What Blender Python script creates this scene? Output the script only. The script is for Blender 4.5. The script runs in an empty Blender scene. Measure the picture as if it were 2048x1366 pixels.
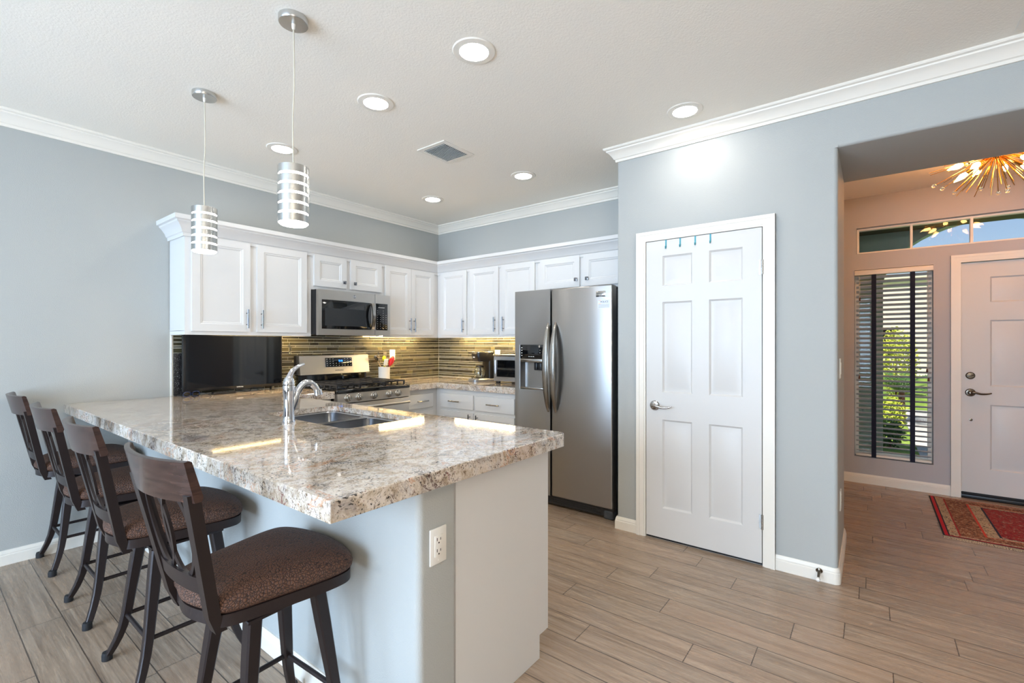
import bpy, bmesh, math, random
from mathutils import Vector, Matrix
random.seed(7)
SC = bpy.context.scene
COL = SC.collection
PI = math.pi

# ------------------------------------------------------------------ camera, world, sun, daylight, exposure
cd = bpy.data.cameras.new('camera'); cam = bpy.data.objects.new('camera', cd); COL.objects.link(cam)
cam.location = (-3.9721, -4.1652, 1.3401)
cam.rotation_euler = (PI/2, 0, 0.6538 - PI/2)
cd.sensor_width = 36.0; cd.lens = 36.0*939.03/2048; cd.shift_y = 3.9/2048; cd.clip_start = 0.05
SC.camera = cam
SC.view_settings.view_transform = 'Standard'; SC.view_settings.look = 'None'
SC.view_settings.exposure = 0.74; SC.view_settings.gamma = 1.0
SC.view_settings.use_curve_mapping = False

world = bpy.data.worlds.new('sky'); SC.world = world; world.use_nodes = True
wn = world.node_tree.nodes; wl = world.node_tree.links
sky = wn.new('ShaderNodeTexSky'); sky.sky_type = 'NISHITA'; sky.sun_disc = False
sky.sun_elevation = math.radians(52); sky.sun_rotation = math.radians(100); sky.air_density = 1.0; sky.dust_density = 0.4; sky.ozone_density = 3.5
bg = wn['Background']; bg.inputs['Strength'].default_value = 0.055
wl.new(sky.outputs['Color'], bg.inputs['Color'])

def lamp(name, kind, loc, energy, color, **kw):
    d = bpy.data.lights.new(name, kind); d.energy = energy; d.color = color
    for k, v in kw.items(): setattr(d, k, v)
    o = bpy.data.objects.new(name, d); o.location = loc; COL.objects.link(o); return o
sun = lamp('sun', 'SUN', (-8, 3, 12), 4.0, (1, 0.96, 0.88), angle=math.radians(0.6))
sun.rotation_euler = Vector((0.45, -0.16, -0.88)).to_track_quat('-Z', 'Y').to_euler()
# daylight entering by the big dining window in the west wall
day = lamp('window_daylight', 'AREA', (-7.42, -2.4, 1.36), 258.0, (0.56, 0.755, 1.0), shape='RECTANGLE', size=3.6, size_y=2.42)
day.rotation_euler = Vector((1, 0, 0)).to_track_quat('-Z', 'Y').to_euler()
L_CAN, L_LED, L_PEND, L_BULB, L_FILL = 51.0, 115.0, 20.0, 66.0, 60.0
ZC = 2.746

# ------------------------------------------------------------------ node / material helpers
def lin(c):
    return tuple(((x/255)/12.92 if x/255 <= 0.04045 else ((x/255+0.055)/1.055)**2.4) for x in c)
def rgba(c): return (*lin(c), 1.0)
MATS = {}
def mat(name, col=(200, 200, 200), rough=0.5, metal=0.0, emit=None, es=0.0, coat=0.0, trans=0.0, ior=1.45, spec=0.5, aniso=0.0):
    m = bpy.data.materials.new(name); m.use_nodes = True
    b = m.node_tree.nodes['Principled BSDF']
    b.inputs['Base Color'].default_value = rgba(col); b.inputs['Roughness'].default_value = rough
    b.inputs['Metallic'].default_value = metal; b.inputs['IOR'].default_value = ior
    b.inputs['Specular IOR Level'].default_value = spec
    b.inputs['Coat Weight'].default_value = coat; b.inputs['Coat Roughness'].default_value = 0.05
    b.inputs['Transmission Weight'].default_value = trans; b.inputs['Anisotropic'].default_value = aniso
    if emit is not None:
        b.inputs['Emission Color'].default_value = rgba(emit); b.inputs['Emission Strength'].default_value = es
    MATS[name] = m; return m
class G:
    """tiny node-graph helper"""
    def __init__(s, m): s.n = m.node_tree.nodes; s.l = m.node_tree.links; s.b = s.n['Principled BSDF']; s._c = None
    def node(s, t, **kw):
        n = s.n.new(t)
        for k, v in kw.items(): setattr(n, k, v)
        return n
    def co(s, scale=None, which='Object'):
        tc = s.node('ShaderNodeTexCoord')
        if scale is None: return tc.outputs[which]
        mp = s.node('ShaderNodeMapping'); mp.inputs['Scale'].default_value = scale
        s.l.new(tc.outputs[which], mp.inputs['Vector']); return mp.outputs['Vector']
    def set(s, sock, v):
        if isinstance(v, bpy.types.NodeSocket): s.l.new(v, sock)
        else: sock.default_value = v
    def noise(s, vec, scale, detail=4, rough=0.55, dist=0.0, out='Fac'):
        n = s.node('ShaderNodeTexNoise'); s.l.new(vec, n.inputs['Vector'])
        n.inputs['Scale'].default_value = scale; n.inputs['Detail'].default_value = detail
        n.inputs['Roughness'].default_value = rough; n.inputs['Distortion'].default_value = dist
        return n.outputs[out]
    def voro(s, vec, scale, feature='F1', out='Distance', rnd=1.0):
        n = s.node('ShaderNodeTexVoronoi', feature=feature); s.l.new(vec, n.inputs['Vector'])
        n.inputs['Scale'].default_value = scale; n.inputs['Randomness'].default_value = rnd
        return n.outputs[out]
    def ramp(s, fac, stops, interp='LINEAR'):
        r = s.node('ShaderNodeValToRGB'); r.color_ramp.interpolation = interp
        e = r.color_ramp.elements
        while len(e) < len(stops): e.new(0.5)
        for i, (p, c) in enumerate(stops):
            e[i].position = p; e[i].color = c if len(c) == 4 else rgba(c)
        s.l.new(fac, r.inputs['Fac']); return r.outputs['Color']
    def math(s, op, a, b=0.0, c=0.0):
        n = s.node('ShaderNodeMath', operation=op); s.set(n.inputs[0], a); s.set(n.inputs[1], b)
        if len(n.inputs) > 2: s.set(n.inputs[2], c)
        return n.outputs[0]
    def mix(s, fac, a, b, blend='MIX'):
        n = s.node('ShaderNodeMix', data_type='RGBA', blend_type=blend)
        s.set(n.inputs[0], fac)
        s.set(n.inputs[6], a if isinstance(a, bpy.types.NodeSocket) else rgba(a))
        s.set(n.inputs[7], b if isinstance(b, bpy.types.NodeSocket) else rgba(b))
        return n.outputs[2]
    def sep(s, vec):
        n = s.node('ShaderNodeSeparateXYZ'); s.l.new(vec, n.inputs[0]); return n.outputs
    def comb(s, x, y, z):
        n = s.node('ShaderNodeCombineXYZ'); s.set(n.inputs[0], x); s.set(n.inputs[1], y); s.set(n.inputs[2], z); return n.outputs[0]
    def color(s, c): s.l.new(c, s.b.inputs['Base Color'])
    def bump(s, h, strength=0.2, dist=0.01):
        n = s.node('ShaderNodeBump'); n.inputs['Strength'].default_value = strength; n.inputs['Distance'].default_value = dist
        s.l.new(h, n.inputs['Height']); s.l.new(n.outputs[0], s.b.inputs['Normal'])
BLK = (0, 0, 0, 1); WHT = (1, 1, 1, 1)

def paint(name, col, rough=0.6, scale=230, st=0.28):
    m = mat(name, col, rough, spec=0.35); g = G(m)
    v = g.co(); g.bump(g.noise(v, scale, 3, 0.5), st, 0.004); return m
PAINT = paint('grey_blue_wall_paint', (176, 178, 175))
CEIL = paint('textured_ceiling_paint', (246, 241, 231), 0.75, 120, 0.35)
FOYP = paint('taupe_foyer_paint', (186, 184, 186))
TRIM = mat('white_trim_paint', (236, 230, 219), 0.35)
CABW = mat('white_cabinet_paint', (216, 215, 213), 0.32)
DOORW = mat('white_door_paint', (212, 209, 205), 0.38); _g = G(DOORW)
_g.bump(_g.noise(_g.co((30, 30, 2)), 6, 4), 0.05, 0.003)
STEEL = mat('brushed_stainless', (178, 176, 174), 0.24, 1.0, aniso=0.5); _g = G(STEEL)
_g.bump(_g.noise(_g.co((4, 4, 420)), 3, 2), 0.035, 0.002)
FRSTEEL = mat('fridge_stainless', (172, 171, 170), 0.36, 1.0, aniso=0.8); _g = G(FRSTEEL)
_t = _g.node('ShaderNodeTangent', direction_type='RADIAL', axis='Z'); _g.l.new(_t.outputs[0], _g.b.inputs['Tangent']); _g.b.inputs['Anisotropic Rotation'].default_value = 0.25
STEELB = mat('bright_range_stainless', (200, 196, 190), 0.33, 1.0); _g = G(STEELB)
_g.bump(_g.noise(_g.co((4, 4, 420)), 3, 2), 0.035, 0.002)
SINKST = mat('satin_sink_steel', (152, 153, 156), 0.25, 1.0); _g = G(SINKST); _g.bump(_g.noise(_g.co((300, 6, 6)), 2, 2), 0.03, 0.002)
CHROME = mat('polished_chrome', (215, 217, 222), 0.06, 1.0)
HANDLEM = mat('grey_chrome_pull', (128, 130, 135), 0.22, 1.0)
NICKEL = mat('satin_nickel', (176, 172, 166), 0.22, 1.0)
BRONZE = mat('antique_bronze_lever', (110, 100, 88), 0.25, 1.0)
BRUSH = mat('brushed_aluminium', (200, 200, 198), 0.25, 1.0); _g = G(BRUSH); _g.bump(_g.noise(_g.co((60, 60, 500)), 2, 2), 0.03, 0.002)
DARKM = mat('dark_bronze_metal', (44, 36, 36), 0.40, 0.3)
RUBBER = mat('black_rubber', (30, 30, 32), 0.7)
BLACKG = mat('black_glass', (9, 10, 12), 0.06, coat=0.5)
SCREEN = mat('dark_tv_screen', (8, 10, 15), 0.045, spec=0.7)
BLACKP = mat('black_plastic', (22, 22, 24), 0.35)
GREYP = mat('dark_grey_fridge_side', (74, 78, 84), 0.4)
IRON = mat('cast_iron', (46, 46, 48), 0.36)
WHITEP = mat('white_plastic', (238, 236, 230), 0.35)
CERAM = mat('white_ceramic', (232, 231, 228), 0.2)
CLEAR = mat('clear_glass', (245, 250, 250), 0.02, trans=1.0)
PANE = bpy.data.materials.new('window_pane_glass'); PANE.use_nodes = True
_n = PANE.node_tree.nodes; _l = PANE.node_tree.links; _n.remove(_n['Principled BSDF'])
_t = _n.new('ShaderNodeBsdfTransparent'); _gl = _n.new('ShaderNodeBsdfGlossy'); _gl.inputs['Roughness'].default_value = 0.02
_f = _n.new('ShaderNodeFresnel'); _f.inputs['IOR'].default_value = 1.3; _mx = _n.new('ShaderNodeMixShader')
_l.new(_f.outputs[0], _mx.inputs[0]); _l.new(_t.outputs[0], _mx.inputs[1]); _l.new(_gl.outputs[0], _mx.inputs[2]); _l.new(_mx.outputs[0], _n['Material Output'].inputs['Surface'])
CLEARP = mat('clear_acrylic', (235, 240, 240), 0.05, trans=0.9)
RED = mat('red_silicone', (190, 14, 28), 0.4)
LIME = mat('yellow_green_silicone', (214, 224, 30), 0.4)
GREYT = mat('grey_brown_handle', (104, 96, 80), 0.5)
WOODU = mat('dark_utensil_wood', (92, 52, 30), 0.5)
BAMB = mat('pale_bamboo', (214, 180, 130), 0.5)
TEAL = mat('teal_metal', (70, 150, 165), 0.35, 0.3)
NAVY = mat('navy_blind_tape', (20, 26, 48), 0.8)
SLAT = mat('pale_blind_slat', (206, 212, 216), 0.45)
BRASS = mat('polished_brass', (226, 178, 92), 0.15, 1.0)
GROUT = mat('cream_grout', (228, 224, 208), 0.8)
DISP = mat('blue_clock_digits', (20, 60, 200), 0.4, emit=(40, 130, 255), es=2.5)
WTEXT = mat('white_print', (226, 226, 226), 0.6)
GTEXT = mat('grey_print', (90, 92, 96), 0.6)
KTEXT = mat('black_print', (16, 16, 18), 0.6)
CANL = mat('lit_downlight_lens', (255, 255, 255), 0.5, emit=(255, 250, 243), es=L_CAN)
LEDM = mat('lit_warm_led', (255, 240, 200), 0.5, emit=(255, 220, 156), es=L_LED)
PENDL = mat('lit_frosted_glass', (255, 255, 255), 0.5, emit=(255, 250, 242), es=L_PEND)
BULB = mat('lit_warm_bulb', (255, 230, 190), 0.4, emit=(255, 176, 96), es=L_BULB)
FILL_GLOBE = mat('added_fill_globe', (255, 255, 255), 0.4, emit=(255, 244, 228), es=L_FILL)  # glow of the added fill lamp behind the camera
CORD = mat('clear_lamp_cord', (206, 198, 180), 0.35)
MAGW = mat('white_magnet_card', (222, 228, 240), 0.5)
ORANGE = mat('orange_print', (230, 150, 40), 0.6)
BLUEF = mat('blue_plastic', (16, 44, 96), 0.25)
WIREB = mat('black_cable', (18, 18, 20), 0.5)

# wood-look floor tile: planks 0.1515 m wide along Y, 0.91 m long, each column shifted
FLOOR = mat('wood_look_floor_tile', (150, 130, 112), 0.33); g = G(FLOOR)
x, y, z = g.sep(g.co())
PW, PL = 0.1515, 0.91
cx = g.math('DIVIDE', x, PW); ci = g.math('FLOOR', cx); fx = g.math('SUBTRACT', cx, ci)
wn1 = g.node('ShaderNodeTexWhiteNoise', noise_dimensions='1D'); g.l.new(ci, wn1.inputs['W'])
cy = g.math('ADD', g.math('DIVIDE', y, PL), wn1.outputs['Value']); ri = g.math('FLOOR', cy); fy = g.math('SUBTRACT', cy, ri)
idv = g.comb(ci, ri, 0.0)
wn2 = g.node('ShaderNodeTexWhiteNoise', noise_dimensions='2D'); g.l.new(idv, wn2.inputs['Vector'])
rnd = wn2.outputs['Value']
pv = g.comb(g.math('ADD', x, g.math('MULTIPLY', rnd, 37.0)), y, g.math('MULTIPLY', rnd, 11.0))
def mp(v, sc):
    m_ = g.node('ShaderNodeMapping'); m_.inputs['Scale'].default_value = sc; g.l.new(v, m_.inputs['Vector']); return m_.outputs[0]
grain = g.noise(mp(pv, (34, 1.6, 1)), 1.0, 8, 0.62, 0.8)
fine = g.noise(mp(pv, (150, 5, 1)), 1.0, 5, 0.6, 0.3)
big = g.noise(mp(pv, (7, 0.9, 1)), 1.0, 3, 0.5, 0.5)
c1 = g.ramp(grain, [(0.22, (106, 90, 76)), (0.42, (146, 128, 111)), (0.6, (172, 153, 134)), (0.8, (202, 182, 160))])
c2 = g.mix(g.math('MULTIPLY', g.ramp(big, [(0.35, BLK), (0.7, WHT)]), 0.35), c1, (166, 136, 108))
c3 = g.mix(g.ramp(fine, [(0.3, (1, 1, 1, 1)), (0.5, BLK)]), c2, g.mix(0.45, c2, (70, 58, 50)))
c4 = g.mix(g.math('MULTIPLY', g.ramp(rnd, [(0.0, BLK), (0.6, (0.2, 0.2, 0.2, 1)), (1.0, WHT)]), 0.42), c3, (174, 148, 126))
gx = g.math('MULTIPLY', g.math('MINIMUM', fx, g.math('SUBTRACT', 1.0, fx)), PW)
gy = g.math('MULTIPLY', g.math('MINIMUM', fy, g.math('SUBTRACT', 1.0, fy)), PL)
gm = g.math('LESS_THAN', g.math('MINIMUM', gx, gy), 0.0021)
g.color(g.mix(gm, c4, (84, 72, 62)))
g.bump(g.math('SUBTRACT', g.math('MULTIPLY', fine, 0.25), gm), 0.25, 0.0015)
g.l.new(g.ramp(fine, [(0.2, (0.34, 0.34, 0.34, 1)), (0.8, (0.22, 0.22, 0.22, 1))]), g.b.inputs['Roughness'])

# granite
GRAN = mat('speckled_granite', (205, 192, 178), 0.05, coat=0.6, ior=1.6, spec=0.6); g = G(GRAN)
v = g.co()
warp = g.noise(v, 5, 4, 0.6, 0, 'Color')
vm = g.node('ShaderNodeVectorMath', operation='MULTIPLY_ADD'); g.l.new(warp, vm.inputs[0]); vm.inputs[1].default_value = (0.10, 0.10, 0.10); g.l.new(v, vm.inputs[2]); w = vm.outputs[0]
cl = g.noise(w, 20, 7, 0.7)
base = g.ramp(cl, [(0.30, (146, 130, 112)), (0.42, (186, 170, 150)), (0.54, (220, 210, 198)), (0.70, (200, 196, 194))])
cr = g.noise(w, 85, 5, 0.7)
base = g.mix(g.ramp(cr, [(0.34, WHT), (0.45, BLK)]), base, (112, 90, 70))
gr = g.noise(w, 4.2, 5, 0.6, 1.2)
base = g.mix(g.math('MULTIPLY', g.ramp(gr, [(0.55, BLK), (0.68, WHT)]), 0.55), base, (150, 150, 156))
dk = g.math('MULTIPLY', g.noise(w, 150, 3, 0.65), g.math('ADD', g.noise(w, 14, 4, 0.6), 0.45))
base = g.mix(g.ramp(dk, [(0.335, WHT), (0.39, BLK)]), base, (42, 36, 36))
rd = g.math('MULTIPLY', g.noise(w, 80, 3, 0.6), g.math('ADD', g.noise(w, 6.5, 4, 0.6), 0.4))
base = g.mix(g.math('MULTIPLY', g.ramp(rd, [(0.60, BLK), (0.66, WHT)]), 0.8), base, (112, 52, 44))
vn = g.noise(w, 2.3, 7, 0.7, 2.0)
vein = g.math('ABSOLUTE', g.math('SUBTRACT', vn, 0.5))
base = g.mix(g.math('MULTIPLY', g.ramp(vein, [(0.003, WHT), (0.011, BLK)]), g.ramp(gr, [(0.45, BLK), (0.62, WHT)])), base, (84, 56, 50))
gold = g.noise(w, 3.1, 6, 0.65, 1.5)
gv = g.math('ABSOLUTE', g.math('SUBTRACT', gold, 0.56))
base = g.mix(g.math('MULTIPLY', g.ramp(gv, [(0.004, WHT), (0.014, BLK)]), 0.55), base, (196, 132, 84))
g.color(base)

# mosaic glass tiles (colour varies per tile through a face attribute)
TILE = mat('striped_glass_tile', (120, 112, 92), 0.12, coat=0.3); g = G(TILE)
at = g.node('ShaderNodeAttribute', attribute_name='tilecol')
st = g.noise(g.co((9, 9, 260)), 1.0, 3, 0.6)
g.color(g.mix(g.ramp(st, [(0.35, BLK), (0.65, (0.3, 0.3, 0.3, 1))]), at.outputs['Color'], g.mix(0.5, at.outputs['Color'], (178, 168, 138))))

# stool seat: brown crackled leather
LEATH = mat('crackled_brown_suede', (104, 66, 44), 0.62); g = G(LEATH)
v = g.co()
wp = g.noise(v, 14, 2, 0.5, 0, 'Color')
vm = g.node('ShaderNodeVectorMath', operation='MULTIPLY_ADD'); g.l.new(wp, vm.inputs[0]); vm.inputs[1].default_value = (0.02, 0.02, 0.02); g.l.new(v, vm.inputs[2])
ed = g.voro(vm.outputs[0], 118, 'DISTANCE_TO_EDGE')
g.color(g.mix(g.ramp(ed, [(0.02, WHT), (0.13, BLK)]), g.mix(g.noise(v, 6, 3), (82, 54, 41), (108, 74, 56)), (42, 28, 22)))
g.bump(g.ramp(ed, [(0.0, BLK), (0.22, WHT)]), 0.6, 0.003)
CREST = mat('stained_dark_wood', (64, 40, 32), 0.26, coat=0.15); g = G(CREST)
n_ = g.noise(g.co((1, 1.2, 9)), 6, 6, 0.6, 1.4)
g.color(g.ramp(n_, [(0.3, (42, 29, 26)), (0.5, (58, 40, 35)), (0.7, (72, 52, 46))]))
# leaning board: black with white speckle
BOARD = mat('black_speckled_board', (18, 18, 20), 0.3); g = G(BOARD)
g.color(g.ramp(g.noise(g.co(), 220, 2, 0.6), [(0.62, (16, 16, 18)), (0.70, (200, 200, 204))]))
# persian rug pattern from its own coordinates (u across, v along)
def rug_mat(wx, wy):
    m = mat('patterned_red_rug', (130, 40, 34), 0.9); g = G(m)
    v = g.co(); x, y, z = g.sep(v)
    ux = g.math('MULTIPLY', g.math('SUBTRACT', wx/2, g.math('ABSOLUTE', x)), 1.9); uy = g.math('SUBTRACT', wy/2, g.math('ABSOLUTE', y))
    d = g.math('MINIMUM', ux, uy)
    blot = g.noise(v, 52, 5, 0.8, 0.6); bl2 = g.noise(v, 13, 5, 0.7, 1.5)
    fld = g.ramp(blot, [(0.34, (30, 24, 34)), (0.42, (112, 26, 28)), (0.51, (168, 30, 32)), (0.57, (104, 50, 46)), (0.64, (186, 150, 116))])
    fld = g.mix(g.ramp(bl2, [(0.58, BLK), (0.66, WHT)]), fld, g.mix(g.ramp(blot, [(0.45, BLK), (0.55, WHT)]), (196, 168, 134), (92, 78, 84)))
    brd = g.ramp(blot, [(0.36, (44, 32, 30)), (0.45, (104, 64, 46)), (0.52, (140, 76, 46)), (0.60, (176, 146, 112))])
    ivo = g.ramp(g.noise(v, 60, 3, 0.7), [(0.38, (60, 52, 56)), (0.46, (176, 152, 118)), (0.56, (190, 170, 138)), (0.62, (140, 58, 48))])
    c = g.mix(g.math('GREATER_THAN', d, 0.30), brd, fld)
    def band(c, a, b, colr):
        return g.mix(g.math('MULTIPLY', g.math('GREATER_THAN', d, a), g.math('LESS_THAN', d, b)), c, colr)
    c = band(c, 0.30, 0.312, (26, 28, 46)); c = band(c, 0.235, 0.30, ivo); c = band(c, 0.222, 0.235, (196, 62, 44))
    c = band(c, 0.085, 0.095, (150, 40, 36)); c = band(c, 0.035, 0.085, ivo); c = band(c, 0.027, 0.035, (30, 24, 36))
    c = band(c, 0.008, 0.027, (186, 22, 34)); c = band(c, -0.1, 0.008, (26, 20, 30))
    g.color(c); g.bump(g.noise(v, 500, 2), 0.4, 0.003); return m
FRINGE = mat('cream_cotton_fringe', (206, 190, 162), 0.9)
# outdoors
LAWN = mat('sunlit_lawn', (110, 140, 50), 0.9); g = G(LAWN)
g.color(g.ramp(g.noise(g.co(), 3.0, 6, 0.7), [(0.3, (70, 104, 34)), (0.55, (128, 156, 56)), (0.75, (176, 190, 96))]))
PATH = mat('pale_concrete_path', (196, 194, 190), 0.85); g = G(PATH)
g.color(g.ramp(g.noise(g.co(), 9, 6, 0.6), [(0.3, (176, 174, 170)), (0.7, (206, 204, 200))]))
STUCCO = paint('teal_grey_stucco', (176, 200, 192), 0.85, 90, 0.5)
PORCHC = mat('olive_porch_paint', (96, 100, 78), 0.85)
LEAF = mat('green_leaf', (70, 110, 46), 0.5)
LEAFY = mat('yellow_green_leaf', (196, 204, 74), 0.5)
PINKW = mat('pale_pink_stucco', (246, 234, 228), 0.85)

# ------------------------------------------------------------------ mesh helpers
def newbm(): return bmesh.new()
def box(bm, a, b, bev=0.0, seg=2, M=None):
    a, b = Vector(a), Vector(b)
    c = (a+b)/2; s = Vector((abs(b.x-a.x), abs(b.y-a.y), abs(b.z-a.z)))
    r = bmesh.ops.create_cube(bm, size=1.0, matrix=Matrix.Translation(c) @ Matrix.Diagonal((*s, 1)))
    vs = r['verts']
    if bev > 0:
        es = list({e for v in vs for e in v.link_edges})
        r2 = bmesh.ops.bevel(bm, geom=es, offset=min(bev, 0.49*min(s)), segments=seg, affect='EDGES', profile=0.5)
        vs = list({v for f in r2['faces'] for v in f.verts} | {v for v in vs if v.is_valid})
    if M is not None: bmesh.ops.transform(bm, matrix=M, verts=vs)
    return bm
def align(p0, p1):
    p0, p1 = Vector(p0), Vector(p1); d = p1-p0
    return Matrix.Translation((p0+p1)/2) @ d.to_track_quat('Z', 'Y').to_matrix().to_4x4(), d.length
def cyl(bm, p0, p1, r0, r1=None, seg=20, caps=True):
    M, L = align(p0, p1)
    bmesh.ops.create_cone(bm, cap_ends=caps, cap_tris=False, segments=seg, radius1=r0, radius2=r0 if r1 is None else r1, depth=L, matrix=M)
    return bm
def sphere(bm, c, r, sc=(1, 1, 1), seg=16, M=None):
    T = Matrix.Translation(c) @ (M or Matrix()) @ Matrix.Diagonal((*sc, 1))
    bmesh.ops.create_uvsphere(bm, u_segments=seg, v_segments=max(6, seg*2//3), radius=r, matrix=T); return bm
def spline(pts, n=6, closed=False):
    P = [Vector(p) for p in pts]; out = []; N = len(P)
    for i in range(N if closed else N-1):
        if closed: a, b, c, d = P[(i-1) % N], P[i], P[(i+1) % N], P[(i+2) % N]
        else: a, b, c, d = P[max(i-1, 0)], P[i], P[i+1], P[min(i+2, N-1)]
        for k in range(n):
            t = k/n
            out.append(0.5*((2*b)+(-a+c)*t+(2*a-5*b+4*c-d)*t*t+(-a+3*b-3*c+d)*t**3))
    if not closed: out.append(P[-1].copy())
    return out
def loft(bm, rings, caps=True, closed=False):
    R = [[bm.verts.new(p) for p in r] for r in rings]; n = len(R[0])
    for i in range(len(R) if closed else len(R)-1):
        A, B = R[i], R[(i+1) % len(R)]
        for k in range(n):
            try: bm.faces.new((A[k], A[(k+1) % n], B[(k+1) % n], B[k]))
            except ValueError: pass
    if caps and not closed:
        bm.faces.new(list(reversed(R[0]))); bm.faces.new(R[-1])
    return bm
def tube(bm, pts, r, seg=10, closed=False, section=None):
    """round tube (r number or list), or a rectangular bar when section=(w,h)"""
    P = [Vector(p) for p in pts]; N = len(P)
    T = []
    for i in range(N):
        a = P[(i-1) % N] if (closed or i > 0) else P[i]; b = P[(i+1) % N] if (closed or i < N-1) else P[i]
        T.append((b-a).normalized())
    up = Vector((0, 0, 1)) if abs(T[0].z) < 0.9 else Vector((1, 0, 0))
    u = T[0].cross(up).normalized(); rings = []
    for i in range(N):
        u = (u - T[i]*u.dot(T[i])).normalized(); v = T[i].cross(u)
        ri = r[i] if isinstance(r, (list, tuple)) else r
        if section:
            w, h = section; rings.append([P[i]+u*sx*w/2+v*sy*h/2 for sx, sy in ((-1, -1), (1, -1), (1, 1), (-1, 1))])
        else:
            rings.append([P[i]+(u*math.cos(2*PI*k/seg)+v*math.sin(2*PI*k/seg))*ri for k in range(seg)])
    return loft(bm, rings, True, closed)
def lathe(bm, prof, M=None, seg=28, ring=False):
    M = M or Matrix()
    rings = [[M @ Vector((max(r, 1e-5)*math.cos(2*PI*k/seg), max(r, 1e-5)*math.sin(2*PI*k/seg), z)) for k in range(seg)] for r, z in prof]
    return loft(bm, rings, True, ring)
def roundpoly(pts, rad, n=5):
    out = []; N = len(pts)
    for i, p in enumerate(pts):
        r = rad[i] if isinstance(rad, (list, tuple)) else rad
        p = Vector(p)
        if r <= 0: out.append(p); continue
        a = (Vector(pts[i-1])-p).normalized(); b = (Vector(pts[(i+1) % N])-p).normalized()
        ang = a.angle(b); t = r/math.tan(ang/2)
        p0, p1 = p+a*t, p+b*t
        c = p+(a+b).normalized()*(r/math.sin(ang/2))
        a0 = math.atan2(p0.y-c.y, p0.x-c.x); a1 = math.atan2(p1.y-c.y, p1.x-c.x)
        da = (a1-a0+PI) % (2*PI)-PI
        for k in range(n+1): out.append(Vector((c.x+r*math.cos(a0+da*k/n), c.y+r*math.sin(a0+da*k/n))))
    return out
def offpoly(pts, d):
    """offset closed polygon inward for positive d (CCW)"""
    out = []; N = len(pts)
    for i in range(N):
        p = Vector(pts[i]); e0 = (p-Vector(pts[i-1])).normalized(); e1 = (Vector(pts[(i+1) % N])-p).normalized()
        n0 = Vector((-e0.y, e0.x)); n1 = Vector((-e1.y, e1.x)); m = n0+n1
        if m.length < 1e-6: m = n0
        m.normalize(); out.append(p+m*(d/max(0.3, m.dot(n0))))
    return out
def prism(bm, outer, z0, z1, holes=(), M=None, chamfer=0.0):
    """extruded polygon with holes; optional chamfer on the top outer edge"""
    M = M or Matrix()
    def ring(pts, z): return [bm.verts.new(M @ Vector((p[0], p[1], z))) for p in pts]
    def walls(A, B, flip=False):
        n = len(A)
        for k in range(n):
            q = (A[k], A[(k+1) % n], B[(k+1) % n], B[k]); bm.faces.new(q[::-1] if flip else q)
    O0 = ring(outer, z0); zt = z1-chamfer; O1 = ring(outer, zt); walls(O0, O1)
    top = O1
    if chamfer > 0:
        top = ring(offpoly(outer, chamfer), z1); walls(O1, top)
    H0 = [ring(h, z0) for h in holes]; H1 = [ring(h, z1) for h in holes]
    for a, b in zip(H0, H1): walls(a, b, True)
    for o, hs in ((O0, H0), (top, H1)):
        if not hs:
            bm.faces.new(o); continue
        es = []
        for loop in [o]+hs:
            for k in range(len(loop)):
                e = bm.edges.get((loop[k], loop[(k+1) % len(loop)])); es.append(e or bm.edges.new((loop[k], loop[(k+1) % len(loop)])))
        bmesh.ops.triangle_fill(bm, edges=es, use_beauty=True)
    return bm
def sweep(bm, path, prof):
    """profile [(d,z)] swept along a horizontal path [(x,y)], d measured to the right of travel, mitred corners"""
    P = [Vector((p[0], p[1])) for p in path]; rings = []
    for i, p in enumerate(P):
        ns = []
        if i > 0: e = (p-P[i-1]).normalized(); ns.append(Vector((e.y, -e.x)))
        if i < len(P)-1: e = (P[i+1]-p).normalized(); ns.append(Vector((e.y, -e.x)))
        if len(ns) == 2:
            m = ns[0]+ns[1]; m = m/max(1e-6, m.dot(ns[0]))
        else: m = ns[0]
        rings.append([Vector((p.x+m.x*d, p.y+m.y*d, zz)) for d, zz in prof])
    return loft(bm, rings, True)
def MA(y): return Matrix(((1, 0, 0, 0), (0, 0, -1, y), (0, 1, 0, 0), (0, 0, 0, 1)))      # u=+x v=z n=-y
def MB(x): return Matrix(((0, 0, -1, x), (-1, 0, 0, 0), (0, 1, 0, 0), (0, 0, 0, 1)))     # u=-y v=z n=-x
def ME(x): return Matrix(((0, 0, 1, x), (1, 0, 0, 0), (0, 1, 0, 0), (0, 0, 0, 1)))       # u=+y v=z n=+x
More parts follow.
